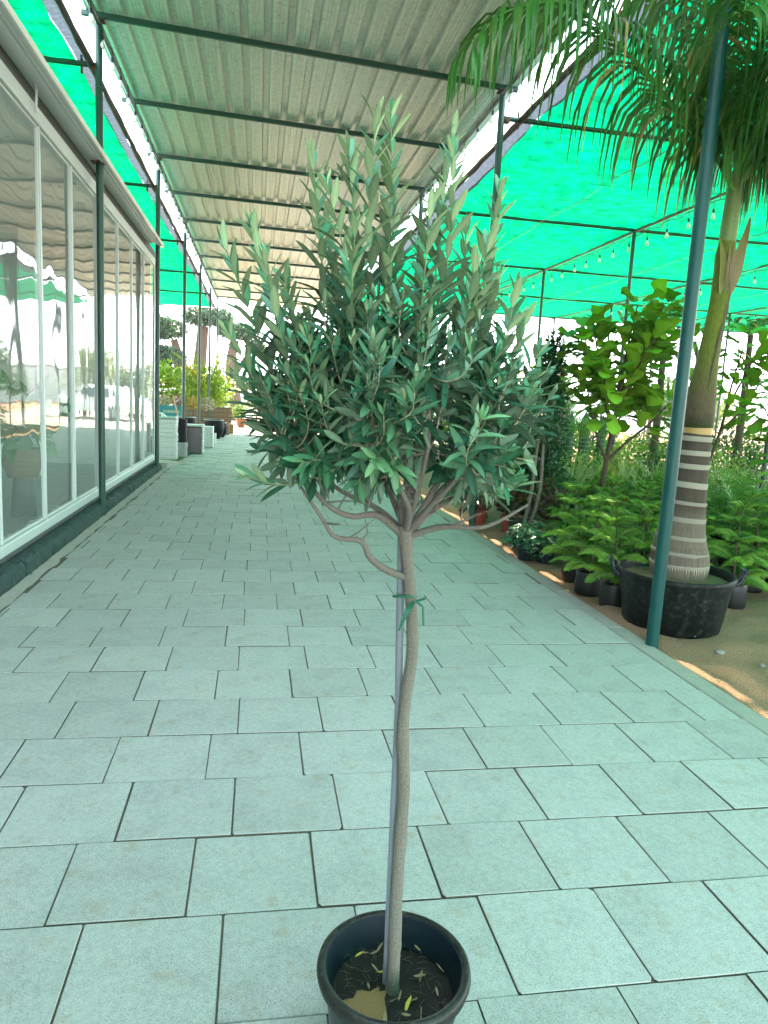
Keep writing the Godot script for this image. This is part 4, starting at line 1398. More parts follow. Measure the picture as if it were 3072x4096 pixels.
	for f in [[0.35, 1.1, 2.2, 2.4], [-0.5, 1.0, 2.2, 2.2], [-1.5, 1.15, 2.3, 2.2], [-2.6, 1.25, 2.2, 2.2], [0.9, 1.35, 2.4, 2.2], [3.9, 1.35, 2.3, 2.0], [0.05, 0.75, 1.9, 1.9], [1.9, 1.4, 2.2, 3.0], [0.6, 1.2, 2.1, 3.0], [1.6, 1.2, 1.7, 3.2], [2.1, 1.15, 2.0, 2.4], [-0.2, 1.3, 2.3, 2.6], [2.7, 1.15, 2.2, 2.0], [1.8, 0.8, 1.4, 1.9], [0.9, 0.85, 1.5, 2.2], [3.0, 1.35, 2.4, 2.0]]:
		frond(t, arc(top + Vector3(0, rr(-0.06, 0.06), 0), f[0], f[1], f[2], f[3]), 46, 0.82, 0.012, 1.4, g1 * rr(0.85, 1.4), false, 0.02)
	var sb2 := MB.new()
	sb2.tube(arc(top, 0.2, 1.5, 1.6, 0.3), taper(0.03, 0.004, 15), 8)
	put("spear_leaf", sb2.mesh(mat(lc(0.12, 0.22, 0.04), 0.5)), t)

# Norfolk-pine branch: flat spray, side branchlets hanging like feathers; along +X
func pine_branch(sd: int, l: float, col: Color, fine := true) -> ArrayMesh:
	var g := RandomNumberGenerator.new(); g.seed = sd
	var b := MB.new()
	var line := []
	for k in 7:
		var u := k / 6.0
		line.append(Vector3(l * u, l * (0.16 * sin(u * 2.2) - 0.26 * u * u * u), l * 0.05 * sin(u * 3.0 + sd)))
	b.tube(line, taper(0.006, 0.0025, 7), 5, false, [Color(0.13, 0.12, 0.045), Color(0.1, 0.13, 0.035), Color(0.07, 0.14, 0.03), col, col, col * 1.3, col * 1.6])
	var n := 30 if fine else 17
	for k in n:
		var u := 0.14 + 0.86 * k / (n - 1.0)
		var i := clampi(int(u * 6.0), 0, 5)
		var p: Vector3 = line[i].lerp(line[i + 1], u * 6.0 - i)
		for sg in [-1.0, 1.0]:
			var s := l * (0.36 * sin(PI * clampf(0.2 + u * 0.72, 0, 1)) + 0.05) * g.randf_range(0.85, 1.1)
			var d := Vector3(0.55, 0.18, sg * 0.9).normalized()
			var q := p
			var pts := [q]
			for j in 4:
				q += d * s * 0.25
				d = (d + Vector3(0.05, -0.24 - 0.22 * j, 0)).normalized()
				pts.append(q)
			var cc := col * g.randf_range(0.75, 1.35)
			var hw := [0.004, 0.0065, 0.006, 0.0045, 0.001]
			b.blade(pts, hw, Vector3(0.7, 0.35, 0), 0.0, cc, cc * 1.35)
			b.blade(pts, hw, Vector3(-0.2, 0.9, sg * 0.5), 0.0, cc * 0.9, cc * 1.35)
	return b.mesh(M.leaf_matte)

var ORD := ["first", "second", "third", "fourth", "fifth", "sixth", "seventh", "eighth", "ninth", "tenth", "eleventh", "twelfth", "thirteenth", "fourteenth", "fifteenth", "sixteenth"]

func pines() -> void:
	var cols := [Color(0.075, 0.18, 0.022), Color(0.11, 0.24, 0.028), Color(0.16, 0.3, 0.035)]
	var fine := []
	for k in 6: fine.append(pine_branch(k, 0.36, cols[k % 3]))
	var coarse := []
	for k in 4: coarse.append(pine_branch(20 + k, 0.36, cols[k % 3] * 1.25, false))
	var bagm := MB.new()
	bagm.lathe([Vector2(0.0, 0.0), Vector2(0.1, 0.0), Vector2(0.115, 0.02), Vector2(0.112, 0.06), Vector2(0.12, 0.1), Vector2(0.113, 0.15), Vector2(0.118, 0.19), Vector2(0.108, 0.215), Vector2(0.098, 0.19)], 22, Vector3.ZERO, 0.03, 4)
	var bag := bagm.mesh(M.bag)
	var soil := mound(0.1, 0.185, 0.01, 21, 12)
	var spots := []
	for s in [[2.93, 5.38, 0.78, "Norfolk pine seedling in a black bag nearest the edging and tub"], [2.9, 5.78, 0.76, "second Norfolk pine seedling from the tub along the edging"], [2.97, 6.22, 0.82, "third Norfolk pine seedling from the tub along the edging"], [4.05, 5.42, 0.8, "Norfolk pine seedling in a black bag beyond the tub's far handle"]]:
		spots.append([s[0], s[1], s[2], true, s[3]])
	var z := 5.55
	var row := 0
	while z < 8.3:
		var x := 3.35 + (0.2 if row % 2 else 0.0) if z < 8.4 else 4.2
		var nth := 0
		while x < 7.2:
			var q := Vector2(x + rr(-0.1, 0.1), z + rr(-0.1, 0.1))
			if not (q.y < 5.95 and q.x < 3.9 ) and not (q.y < 5.8 and q.x < 4.5):
				spots.append([q.x, q.y, rr(0.58, 0.8), q.y < 7.0, "Norfolk pine seedling, %s from the path in the %s pine row behind the tub" % [ORD[nth], ORD[row]]])
				nth += 1
			x += 0.5
		z += 0.46
		row += 1
	for s in spots:
		var h: float = s[2]
		var t := thing("norfolk_pine", s[4], "pine tree", F(s[0], -0.03, s[1]), "potted Norfolk pines", rr(0, TAU))
		put("planting_bag", bag, t)
		put("soil", soil, t, M.soil)
		var tip := Vector3(rr(-0.04, 0.04), 0.2 + h * 0.82, rr(-0.04, 0.04))
		var ln := bent([Vector3(0, 0.18, 0), Vector3(rr(-0.02, 0.02), 0.2 + h * 0.4, rr(-0.02, 0.02)), tip], 8)
		var b := MB.new(); b.tube(ln, taper(0.011, 0.004, 9), 7)
		put("trunk", b.mesh(M.stem), t)
		var tiers := 5 if s[3] else 4
		for k in tiers:
			var u := 0.12 + 0.86 * k / (tiers - 1.0)
			var i := clampi(int(u * 8.0), 0, 7)
			var p: Vector3 = ln[i].lerp(ln[i + 1], u * 8.0 - i)
			var nb := 6 if s[3] else 5
			var sc := lerpf(1.15, 0.4, pow(u, 1.4)) * h
			for j in nb:
				var o := put("branch", (fine if s[3] else coarse)[rng.randi() % (6 if s[3] else 4)], t)
				o.transform = Transform3D(Basis(Vector3.UP, TAU * j / nb + k * 0.5 + rr(-0.2, 0.2)) * Basis(Vector3(0, 0, 1), lerpf(0.05, 0.55, u) + rr(-0.12, 0.12)) * Basis(Vector3(1, 0, 0), rr(-0.2, 0.2)).scaled(Vector3.ONE * sc * rr(0.88, 1.12)), p)

# leaves spread through blobs; one MultiMesh crown
func crown(parent: Node3D, called: String, blobs: Array, n: int, mesh: Mesh, l0: float, l1: float, ca: Color, cb: Color, upright := 0.3, shell := 0.5) -> MeshInstance3D:
	var pl := []; var cs := []
	var tot := 0.0
	for b in blobs: tot += b[1].x * b[1].y + b[1].y * b[1].z
	for b in blobs:
		var m := int(n * (b[1].x * b[1].y + b[1].y * b[1].z) / tot)
		var r: Vector3 = b[1]
		for k in m:
			var d := rdir()
			var q: Vector3 = b[0] + d * r * pow(rng.randf(), shell) * rr(0.9, 1.08)
			var dir := (d * 0.8 + rdir() * 0.8 + Vector3.UP * upright).normalized()
			pl.append(leaf_at(q, dir, (d + Vector3.UP * 0.6 + rdir() * 0.7).normalized(), rr(l0, l1)))
			cs.append(ca.lerp(cb, rng.randf()) * rr(0.8, 1.2))
	return many(called, mesh, pl, cs, parent)

var simple_leaf: ArrayMesh
var long_leaf: ArrayMesh

func shrub(called: String, label: String, cat: String, at: Vector3, blobs: Array, n: int, l0: float, l1: float, ca: Color, cb: Color, grp := "", trunk := 0.0, mesh: Mesh = null, upright := 0.3) -> Node3D:
	var t := thing(called, label, cat, at, grp)
	var tb := MB.new()
	var hi: float = 0.0
	for b in blobs: hi = maxf(hi, b[0].y)
	if trunk > 0.0:
		var hl: Vector3 = blobs[0][0]
		tb.tube(bent([Vector3(0, -0.05, 0), Vector3(hl.x * 0.3, hl.y * 0.5, hl.z * 0.3), hl], 8), taper(trunk, trunk * 0.6, 9), 9)
		for b in blobs:
			if b[0] != hl: tb.tube(bent([hl * 0.55, hl.lerp(b[0], 0.5) + Vector3(0, -0.1, 0), b[0]], 6), taper(trunk * 0.6, trunk * 0.25, 7), 7)
	else:
		for b in blobs: tb.tube([Vector3(b[0].x * 0.3, -0.05, b[0].z * 0.3), b[0]], [0.02, 0.008], 6)
	put("trunk" if trunk > 0.0 else "stem", tb.mesh(M.stem), t)
	crown(t, "crown", blobs, n, mesh if mesh else simple_leaf, l0, l1, ca, cb, upright)
	return t

func fig_leaf(sd: int) -> ArrayMesh:
	var c: Color = Color(0.14, 0.27, 0.02) * [0.75, 1.0, 1.25, 1.6][sd % 4]
	return leaf_shape([[0.0, 0.01], [0.04, 0.1], [0.14, 0.2], [0.3, 0.235], [0.44, 0.225], [0.58, 0.27], [0.72, 0.345], [0.85, 0.335], [0.94, 0.23], [1.0, 0.04]], [0.3, 0.12, 0.4, 0.2][sd % 4], [-0.25, -0.1, 0.12, -0.4][sd % 4], 0.03, false, M.leaf_gloss, null, c, c)

func fig_tree(label: String, at: Vector3, limbs: Array, per: int, ls: float, seedv: int) -> void:
	var t := thing("fiddle_leaf_fig", label, "fig tree", at, "fiddle-leaf figs in the beds")
	t.scale = Vector3(0.95, 0.98, 0.95)
	var leaves := []
	for k in 4: leaves.append(fig_leaf(k))
	var first := true
	for lm in limbs:
		var pp := []
		for q in lm[0]: pp.append(Vector3(q[0], q[1], q[2]))
		var ln := bent(pp, 16)
		var b := MB.new()
		b.tube(ln, taper(lm[1], 0.009, 17), 9)
		put("trunk" if first else "branch", b.mesh(M.stem), t)
		var from: int = lm[2]
		for i in range(from, 17):
			var d: Vector3 = (ln[mini(i + 1, 16)] - ln[i - 1]).normalized()
			var m := per if i < 16 else per + 3
			for k in m:
				var a := rr(0, TAU)
				var sd := d.cross(Vector3(0.3, 0.1, 0.95)).normalized().rotated(d, a)
				var dir := (sd + d * rr(0.1, 0.9) + Vector3.UP * rr(-0.25, 0.75)).normalized()
				var p: Vector3 = ln[i] + sd * 0.02
				var l := rr(0.75, 1.15) * ls
				var st := dir * l * 0.22
				var o := put("leaf", leaves[rng.randi() % 4], t)
				o.transform = leaf_at(p + st, (dir + Vector3(0, -0.15, 0)).normalized(), (Vector3.UP + d * 0.4 + rdir() * 0.45).normalized(), l)
		first = false

func tuft(n: int, l: float, w: float, spread: float, sag: float, ca: Color, cb: Color, seg := 5) -> ArrayMesh:
	var b := MB.new()
	for k in n:
		var az := rr(0, TAU)
		var el := lerpf(1.5, 1.5 - spread, sqrt(rng.randf()))
		var d := Vector3(cos(az) * cos(el), sin(el), sin(az) * cos(el))
		var p := Vector3(d.x, 0, d.z) * 0.05
		var pts := [p]; var hw := [w]
		var ll := l * rr(0.7, 1.1)
		for j in seg:
			p += d * ll / seg
			d = (d + Vector3(0, -sag * (0.4 + 0.5 * j) / seg, 0)).normalized()
			pts.append(p); hw.append(w * (1.0 - pow((j + 1.0) / seg, 1.7)) + 0.0006)
		var c := ca.lerp(cb, rng.randf())
		b.blade(pts, hw, Vector3(-sin(az), 0, cos(az)), 0.3, c, c * 1.3)
	return b.mesh(M.leaf_matte)

func feather_tuft(n: int, l: float, ll: float, ca: Color, cb: Color) -> ArrayMesh:
	var b := MB.new()
	for k in n:
		var az := TAU * k / n + rr(-0.3, 0.3)
		var ln := arc(Vector3.ZERO, az, rr(0.75, 1.4), l * rr(0.7, 1.1), rr(0.9, 1.7), 8)
		var c := ca.lerp(cb, rng.randf())
		b.tube(ln, taper(0.006, 0.002, 9), 4, false, [c, c, c, c, c, c, c, c, c])
		for i in range(1, 9):
			for h in 2:
				var d: Vector3 = (ln[i] - ln[i - 1]).normalized()
				var p: Vector3 = ln[i - 1].lerp(ln[i], h * 0.5 + 0.25)
				var s := d.cross(Vector3.UP).normalized()
				for sg in [-1.0, 1.0]:
					var dir: Vector3 = (s * sg + d * 0.7 + Vector3(0, 0.25, 0) + rdir() * 0.12).normalized()
					var e := ll * (1.1 - 0.5 * absf(i - 4.0) / 4.0)
					b.blade([p, p + dir * e * 0.5, p + dir * e + Vector3(0, -e * 0.25, 0)], [0.004, 0.007, 0.0006], d, 0.0, c * rr(0.85, 1.2))
	return b.mesh(M.leaf)

func ivy_leaf() -> ArrayMesh:
	var b := MB.new()
	var ring := [Vector2(0.0, 0.0), Vector2(-0.12, -0.3), Vector2(0.2, -0.28), Vector2(0.35, -0.52), Vector2(0.55, -0.24), Vector2(1.0, 0.0), Vector2(0.55, 0.24), Vector2(0.35, 0.52), Vector2(0.2, 0.28), Vector2(-0.12, 0.3)]
	var c := b.add(Vector3(0.3, 0.04, 0), Vector3.UP, Color(1, 1, 1))
	var id := []
	for q in ring: id.append(b.add(Vector3(q.x, -0.04 * absf(q.y) * 4.0, q.y), Vector3(0, 1, q.y * 0.5).normalized(), Color(1.9, 1.7, 1.9)))
	for k in ring.size(): b.tri(c, id[k], id[(k + 1) % ring.size()])
	return b.mesh(M.leaf)

func beds() -> void:
	simple_leaf = leaf_shape([[0.0, 0.03], [0.5, 0.24], [1.0, 0.0]], 0.3, -0.15, 0.0, false, M.leaf, null, Color.WHITE, Color.WHITE)
	long_leaf = leaf_shape([[0.0, 0.02], [0.45, 0.07], [1.0, 0.0]], 0.3, -0.2, 0.0, false, M.leaf, null, Color.WHITE, Color.WHITE)
	# fiddle-leaf figs
	fig_tree("large fiddle-leaf fig with open branching crown behind the pine bed", F(4.47, 0, 8.8), [
		[[[0, 0, 0], [0.0, 0.5, 0], [0.03, 1.0, 0], [0.08, 1.6, 0.03], [0.15, 2.3, 0], [0.28, 3.0, -0.05]], 0.045, 8],
		[[[0.02, 0.95, 0], [-0.16, 1.25, 0.05], [-0.3, 1.55, 0.1], [-0.42, 1.95, 0.1]], 0.022, 8],
		[[[0.03, 0.95, 0], [0.25, 1.22, 0.1], [0.5, 1.45, 0.15], [0.78, 1.75, 0.15]], 0.024, 8],
		[[[0.05, 1.5, 0], [-0.15, 1.85, -0.05], [-0.35, 2.2, 0.02], [-0.5, 2.6, 0.05]], 0.022, 4],
		[[[0.08, 1.55, 0], [0.3, 1.9, -0.1], [0.5, 2.2, -0.1], [0.72, 2.5, -0.1]], 0.022, 4],
		[[[0.1, 1.8, 0], [0.25, 2.2, 0.2], [0.4, 2.6, 0.3]], 0.02, 4],
		[[[0.1, 1.9, 0], [-0.1, 2.3, -0.25], [-0.2, 2.75, -0.3]], 0.02, 5],
		[[[0.12, 2.2, 0], [0.4, 2.6, 0], [0.62, 3.0, 0.05]], 0.018, 6],
		[[[0.05, 1.3, 0], [0.3, 1.6, -0.2], [0.55, 1.95, -0.3]], 0.02, 6],
		[[[0.05, 1.4, 0], [-0.2, 1.7, 0.25], [-0.3, 2.1, 0.35]], 0.02, 6]], 3, 0.3, 1)
	fig_tree("fiddle-leaf fig partly hidden behind the bottle palm trunk", F(6.35, 0, 9.6), [
		[[[0, 0, 0], [0.1, 0.7, 0], [0.3, 1.4, 0], [0.4, 2.1, 0], [0.55, 2.8, 0]], 0.035, 8],
		[[[0.1, 0.8, 0], [-0.1, 1.4, 0.1], [-0.25, 2.1, 0.1], [-0.3, 2.8, 0]], 0.028, 6],
		[[[0.3, 1.4, 0], [0.6, 1.8, 0.1], [0.85, 2.3, 0.1]], 0.02, 5],
		[[[0.2, 1.2, 0], [0.1, 1.7, -0.2], [0.1, 2.4, -0.3]], 0.02, 5],
		[[[0.35, 1.7, 0], [0.7, 2.3, -0.1], [0.95, 2.8, -0.1]], 0.02, 5]], 2, 0.28, 2)
	fig_tree("fiddle-leaf fig at the outer end of the bed by a net post", F(6.6, 0, 8.0), [
		[[[0, 0, 0], [-0.1, 0.8, 0], [-0.25, 1.3, 0], [-0.3, 1.9, 0]], 0.03, 8],
		[[[-0.1, 0.9, 0], [-0.4, 1.4, 0.1], [-0.62, 1.75, 0.1]], 0.02, 5]], 2, 0.28, 3)
	# clipped dark cone of ficus on two thin trunks
	var cone := []
	for k in 7: cone.append([Vector3(0.02 * k, 0.62 + 0.28 * k, 0), Vector3(0.46 - 0.045 * k, 0.27, 0.46 - 0.045 * k)])
	shrub("clipped_ficus", "tall dark clipped ficus cone beside the olive crown", "shrub", F(3.72, 0, 9.3), cone, 10000, 0.04, 0.075, Color(0.008, 0.05, 0.018), Color(0.022, 0.1, 0.025), "", 0.03)
	var tw := thing("pale_sapling", "pair of bare pale trunks rising from the grey pot", "sapling", F(3.0, 0, 7.75))
	for k in 2:
		var b := MB.new()
		b.tube(bent([Vector3(0.05 * k, 0.1, 0), Vector3(0.08 + 0.1 * k, 0.6, 0), Vector3(0.1 + 0.06 * k, 1.25, 0.03)], 8), taper(0.024, 0.016, 9), 9)
		put("trunk", b.mesh(mat(lc(0.28, 0.25, 0.2), 0.85, {"tex": M.t_bark, "scale": Vector3(8, 3, 8)})), tw)
	put("pot", pot_shape(0.13, 0.17, 0.3, 0.03, 0.25, 24, 0.02, 2), tw, mat(lc(0.1, 0.095, 0.09), 0.7, {"tex": dusty(), "scale": 3.0}))
	put("soil", mound(0.15, 0.24, 0.01, 4, 14), tw, M.soil)
	crown(tw, "crown", [[Vector3(0.15, 1.45, 0.0), Vector3(0.3, 0.3, 0.3)]], 500, simple_leaf, 0.05, 0.08, Color(0.012, 0.06, 0.02), Color(0.03, 0.1, 0.03))
	# ivy in black pots
	var il := ivy_leaf()
	for s in [[2.83, 7.12, 0.26, "variegated ivy spilling over a black pot nearest the edging"], [3.0, 7.0, 0.24, "variegated ivy in a pot second from the edging"], [3.13, 7.45, 0.26, "variegated ivy pot hidden behind the two front ivy pots"], [2.95, 7.45, 0.24, "variegated ivy pot beside the grey pot"]]:
		var t := thing("ivy_plant", s[3], "ivy", F(s[0], -0.02, s[1]), "variegated ivy pots")
		put("pot", pot_shape(0.085, 0.11, 0.19, 0.018, 0.16, 20), t, M.black_plastic)
		var pl := []; var cs := []
		for k in 170:
			var a := rr(0, TAU); var r := 0.24 * sqrt(rng.randf())
			var h: float = s[2] + 0.07 * cos(r * 6.0) - (r * r * 2.2) + rr(-0.03, 0.05)
			var p := Vector3(cos(a) * r, maxf(h, 0.03), sin(a) * r)
			pl.append(leaf_at(p, (Vector3(cos(a), rr(-0.6, 0.1), sin(a)) + rdir() * 0.5).normalized(), (Vector3.UP + Vector3(cos(a), 0, sin(a)) * 0.7 + rdir() * 0.3).normalized(), rr(0.04, 0.065)))
			cs.append(Color(0.03, 0.11, 0.06).lerp(Color(0.07, 0.2, 0.1), rng.randf()))
		many("foliage", il, pl, cs, t)
		var b := MB.new()
		for k in 9:
			var a := rr(0, TAU)
			b.tube(bent([Vector3(0, 0.16, 0), Vector3(cos(a) * 0.12, 0.24, sin(a) * 0.12), Vector3(cos(a) * 0.22, 0.06, sin(a) * 0.22)], 5), 0.0025, 4, false)
		put("vine", b.mesh(M.stem), t)
	# red crotons
	var red_leaf := leaf_shape([[0.0, 0.02], [0.3, 0.12], [0.65, 0.13], [1.0, 0.0]], 0.3, -0.3, 0.0, false, M.leaf_gloss, null, Color.WHITE, Color.WHITE)
	for s in [[2.85, 8.95, "dark red croton in a red pot closest to the edging"], [3.2, 8.7, "dark red croton in a red pot behind the grey pot"], [3.05, 9.5, "dark red croton farthest along the edging"], [3.55, 8.3, "red-leaved croton between the pale saplings and pines"]]:
		var t := thing("croton", s[2], "croton", F(s[0], -0.02, s[1]), "red crotons by the edging")
		put("pot", pot_shape(0.09, 0.125, 0.22, 0.02, 0.18, 20), t, M.red_pot)
		put("soil", mound(0.11, 0.18, 0.01, 5, 12), t, M.soil)
		crown(t, "foliage", [[Vector3(0, 0.4, 0), Vector3(0.2, 0.2, 0.2)]], 110, red_leaf, 0.12, 0.2, Color(0.1, 0.012, 0.012), Color(0.03, 0.06, 0.02), 0.6)
		var b := MB.new(); b.tube([Vector3(0, 0.15, 0), Vector3(0, 0.45, 0)], 0.01, 6)
		put("stem", b.mesh(M.stem), t)
	# strap-leaved, grassy and feathery pots in the bed
	var kinds := [
		[tuft(70, 0.62, 0.011, 0.9, 0.8, Color(0.02, 0.09, 0.012), Color(0.05, 0.16, 0.02)), "strap_plant", "dark strap-leaved plant by the fig trunk", "strap-leaved plants", [[4.15, 9.6], [4.45, 10.0], [3.95, 10.2]]],
		[tuft(150, 0.75, 0.006, 0.95, 0.5, Color(0.24, 0.28, 0.13), Color(0.5, 0.42, 0.2)), "spiky_grass", "pale spiky grass tuft behind the pines", "pale spiky grass tufts", []],
		[feather_tuft(15, 0.85, 0.24, Color(0.08, 0.2, 0.03), Color(0.16, 0.3, 0.04)), "palm_seedling", "feathery young palm by the bottle palm", "feathery young palms", []]]
	for k in 16: kinds[1][4].append([4.9 + 0.42 * (k % 8) + rr(-0.1, 0.1), 9.9 + 0.7 * (k / 8) + rr(-0.15, 0.15)])
	for k in 16: kinds[2][4].append([5.35 + 0.5 * (k % 6) + rr(-0.12, 0.12), 7.1 + 0.75 * (k / 6) + rr(-0.15, 0.15)])
	var lowpot := pot_shape(0.1, 0.12, 0.2, 0.018, 0.17, 16)
	for kd in kinds:
		for i in kd[4].size():
			var s: Array = kd[4][i]
			var t := thing(kd[1], "%s, %s of its kind from the path side" % [kd[2], ORD[i]], "plant", F(s[0], -0.02, s[1]), kd[3], rr(0, TAU))
			t.scale = Vector3.ONE * rr(0.85, 1.15)
			put("pot", lowpot, t, M.black_plastic)
			var o := put("foliage", kd[0], t)
			o.position.y = 0.17
	# low leafy shrubs filling the middle of the bed
	var shrubs := [
		[3.9, 11.2, 0.7, 0.8, 0], [4.7, 11.6, 0.75, 0.75, 1], [5.5, 12.0, 0.8, 0.85, 0], [6.4, 12.2, 0.75, 0.9, 1], [7.3, 12.0, 0.8, 1.0, 2], [8.2, 12.2, 0.85, 1.0, 0], [9.2, 12.4, 0.9, 1.1, 2], [4.2, 13.2, 0.7, 0.9, 1], [3.6, 12.4, 0.5, 0.8, 2], [9.9, 13.8, 1.0, 1.6, 2], [10.9, 13.6, 1.0, 1.5, 2], [8.4, 14.4, 0.9, 1.2, 1], [7.2, 14.6, 0.9, 1.1, 0], [9.2, 10.8, 0.6, 0.7, 1], [8.3, 10.4, 0.5, 0.6, 0]]
	var names := ["low light-green leafy shrub", "low yellow-green shrub", "rounded dark green shrub"]
	for i in shrubs.size():
		var s: Array = shrubs[i]
		var blobs := []
		for k in 4: blobs.append([Vector3(rr(-0.3, 0.3) * s[2], s[3] * rr(0.4, 0.72), rr(-0.3, 0.3) * s[2]), Vector3(s[2], s[3] * 0.8, s[2]) * rr(0.4, 0.62)])
		var cc: Array = [[Color(0.1, 0.2, 0.02), Color(0.22, 0.33, 0.035)], [Color(0.16, 0.24, 0.02), Color(0.34, 0.4, 0.04)], [Color(0.025, 0.08, 0.018), Color(0.06, 0.15, 0.03)]][s[4]]
		shrub("leafy_shrub", "%s behind the spiky grass, %s shrub of the middle bed" % [names[s[4]], ORD[i]], "shrub", F(s[0], 0, s[1]), blobs, 900, 0.06, 0.11, cc[0], cc[1], "%ss in the middle bed" % names[s[4]])
	# yellow-flecked crotons behind the pines
	for k in 7:
		var b := [[Vector3(0, 0.45, 0), Vector3(0.28, 0.3, 0.28)]]
		shrub("yellow_croton", "low yellow-flecked croton behind the pines, %s from the path" % ORD[k], "croton", F(3.75 + 0.36 * k + rr(-0.1, 0.1), 0, 9.15 + rr(-0.3, 0.3)), b, 260, 0.09, 0.15, Color(0.06, 0.16, 0.02), Color(0.55, 0.36, 0.02) if k % 3 == 0 else Color(0.14, 0.26, 0.03), "yellow-flecked crotons")
	# ball-headed bushes
	for s in [[6.06, 13.0, "small round clipped bush on a stem before the cactus"], [6.72, 13.1, "round clipped bush on a stem behind the fig trunk"]]:
		shrub("ball_bush", s[2], "bush", F(s[0], 0, s[1]), [[Vector3(0, 1.24, 0), Vector3(0.24, 0.2, 0.24)]], 1500, 0.04, 0.09, Color(0.08, 0.2, 0.02), Color(0.2, 0.34, 0.05), "round clipped bushes", 0.02, long_leaf)
	# ribbed column cactus group
	var cm := mat(lc(0.05, 0.13, 0.06), 0.6)
	var sm := mat(lc(0.5, 0.5, 0.38), 0.8)
	for k in 10:
		var h: float = [1.45, 1.5, 1.35, 1.52, 1.3, 1.48, 1.4, 1.55, 1.25, 1.5][k]
		var t := thing("column_cactus", "ribbed green column cactus, %s from the path in the cactus cluster" % ORD[k], "cactus", F(5.95 + 0.115 * k, 0, 14.0 + 0.3 * (k % 3)), "column cactus cluster")
		var b := MB.new()
		var segs := 26
		var rows := []
		for i in 11:
			var u := i / 10.0
			var r := 0.085 * (1.0 if u < 0.86 else sqrt(maxf(0.0, 1.0 - pow((u - 0.86) / 0.14, 2))))
			var row := []
			for q in segs + 1:
				var a := TAU * q / segs
				var rr2 := r * (1.0 if q % 2 == 0 else 0.78) + 0.001
				row.append(b.add(Vector3(cos(a) * rr2, h * u, sin(a) * rr2), Vector3(cos(a), 0.2 if u > 0.85 else 0.0, sin(a)).normalized()))
			rows.append(row)
		for i in 10:
			for q in segs: b.tri(rows[i][q], rows[i][q + 1], rows[i + 1][q + 1]); b.tri(rows[i][q], rows[i + 1][q + 1], rows[i + 1][q])
		put("stem", b.mesh(cm), t)
		var sp := MB.new()
		for q in range(0, segs, 2):
			var a := TAU * q / segs
			for i in 14:
				var p := Vector3(cos(a) * 0.086, h * (0.06 + 0.06 * i), sin(a) * 0.086)
				sp.box(p, Vector3(0.012, 0.016, 0.012))
		var so := put("spines", sp.mesh(sm), t)
		so.set_meta("kind", "stuff")
	# foxtail palms beyond
	for s in [[7.35, 12.6, 3.1, "foxtail palm rising behind the bottle palm pole"], [8.95, 12.4, 3.2, "foxtail palm at the outer side of the second fig"], [8.4, 19.5, 2.6, "squat yellow-green palm beside the grey dead trunks"], [5.6, 19.0, 2.2, "small palm showing past the clipped ficus cone"]]:
		var t := thing("foxtail_palm", s[3], "palm tree", F(s[0], 0, s[1]), "palms beyond the beds")
		var b := MB.new(); b.tube([Vector3(0, -0.05, 0), Vector3(0.03, s[2] * 0.5, 0), Vector3(0, s[2] - 0.1, 0)], [0.09, 0.07, 0.05], 12)
		put("trunk", b.mesh(M.stem), t)
		for k in 8:
			frond(t, arc(Vector3(0, s[2] - 0.12, 0), TAU * k / 8 + 0.3, rr(0.5, 1.2), 0.95, 1.7, 9), 26, 0.22, 0.012, 0.2, Color(0.05, 0.14, 0.02) if s[1] < 15 else Color(0.13, 0.24, 0.02), false, 0.012)
	for k in 3:
		var t := thing("dead_trunk", "bare grey weathered trunk behind the cacti, %s tallest of three" % ["first", "second", "third"][k], "tree trunk", F(8.35 + 0.22 * k, 0, 20.0 + 0.2 * k), "grey dead trunks")
		var b := MB.new(); b.tube([Vector3(0, -0.05, 0), Vector3(0.03 * k, 1.3, 0), Vector3(-0.02, 2.5 - 0.35 * k, 0)], [0.12, 0.1, 0.09], 10)
		put("trunk", b.mesh(mat(lc(0.34, 0.29, 0.24), 0.9, {"tex": M.t_bark, "scale": Vector3(3, 1, 3)})), t)
		var c := MB.new(); c.tube([Vector3(-0.02, 2.5 - 0.35 * k, 0), Vector3(0.02, 2.62 - 0.35 * k, 0.01)], [0.09, 0.03], 10)
		put("broken_top", c.mesh(M.stem), t)

func pads(label: String, at: Vector3, trunks: Array, pad: Array, seedv: int) -> void:
	var t := thing("topiary_tree", label, "topiary tree", at, "cloud-pruned topiary trees")
	for q in trunks:
		var pp := []
		for e in q[0]: pp.append(Vector3(e[0], e[1], e[2]))
		var b := MB.new()
		var ln := bent(pp, 12)
		b.tube(ln, taper(q[1], q[2], 13), 12)
		put("trunk", b.mesh(mat(lc(0.2, 0.13, 0.09), 0.9, {"tex": M.t_bark, "scale": Vector3(1.5, 0.6, 1.5)})), t)
	for p in pad:
		var bl := []
		for k in 7:
			var a := TAU * k / 7
			bl.append([Vector3(p[0] + cos(a) * p[3] * 0.55, p[1], p[2] + sin(a) * p[3] * 0.55), Vector3(p[3] * 0.5, p[4], p[3] * 0.5)])
		bl.append([Vector3(p[0], p[1], p[2]), Vector3(p[3] * 0.6, p[4] * 1.05, p[3] * 0.6)])
		crown(t, "leaf_pad", bl, int(3800 * p[3]), simple_leaf, 0.12, 0.22, Color(0.012, 0.04, 0.016), Color(0.045, 0.09, 0.035), 0.3, 0.35)

func crate_box(b: MB, c: Vector3, s: Vector3, e: float) -> void:
	b.bevel_box(c, s, e)

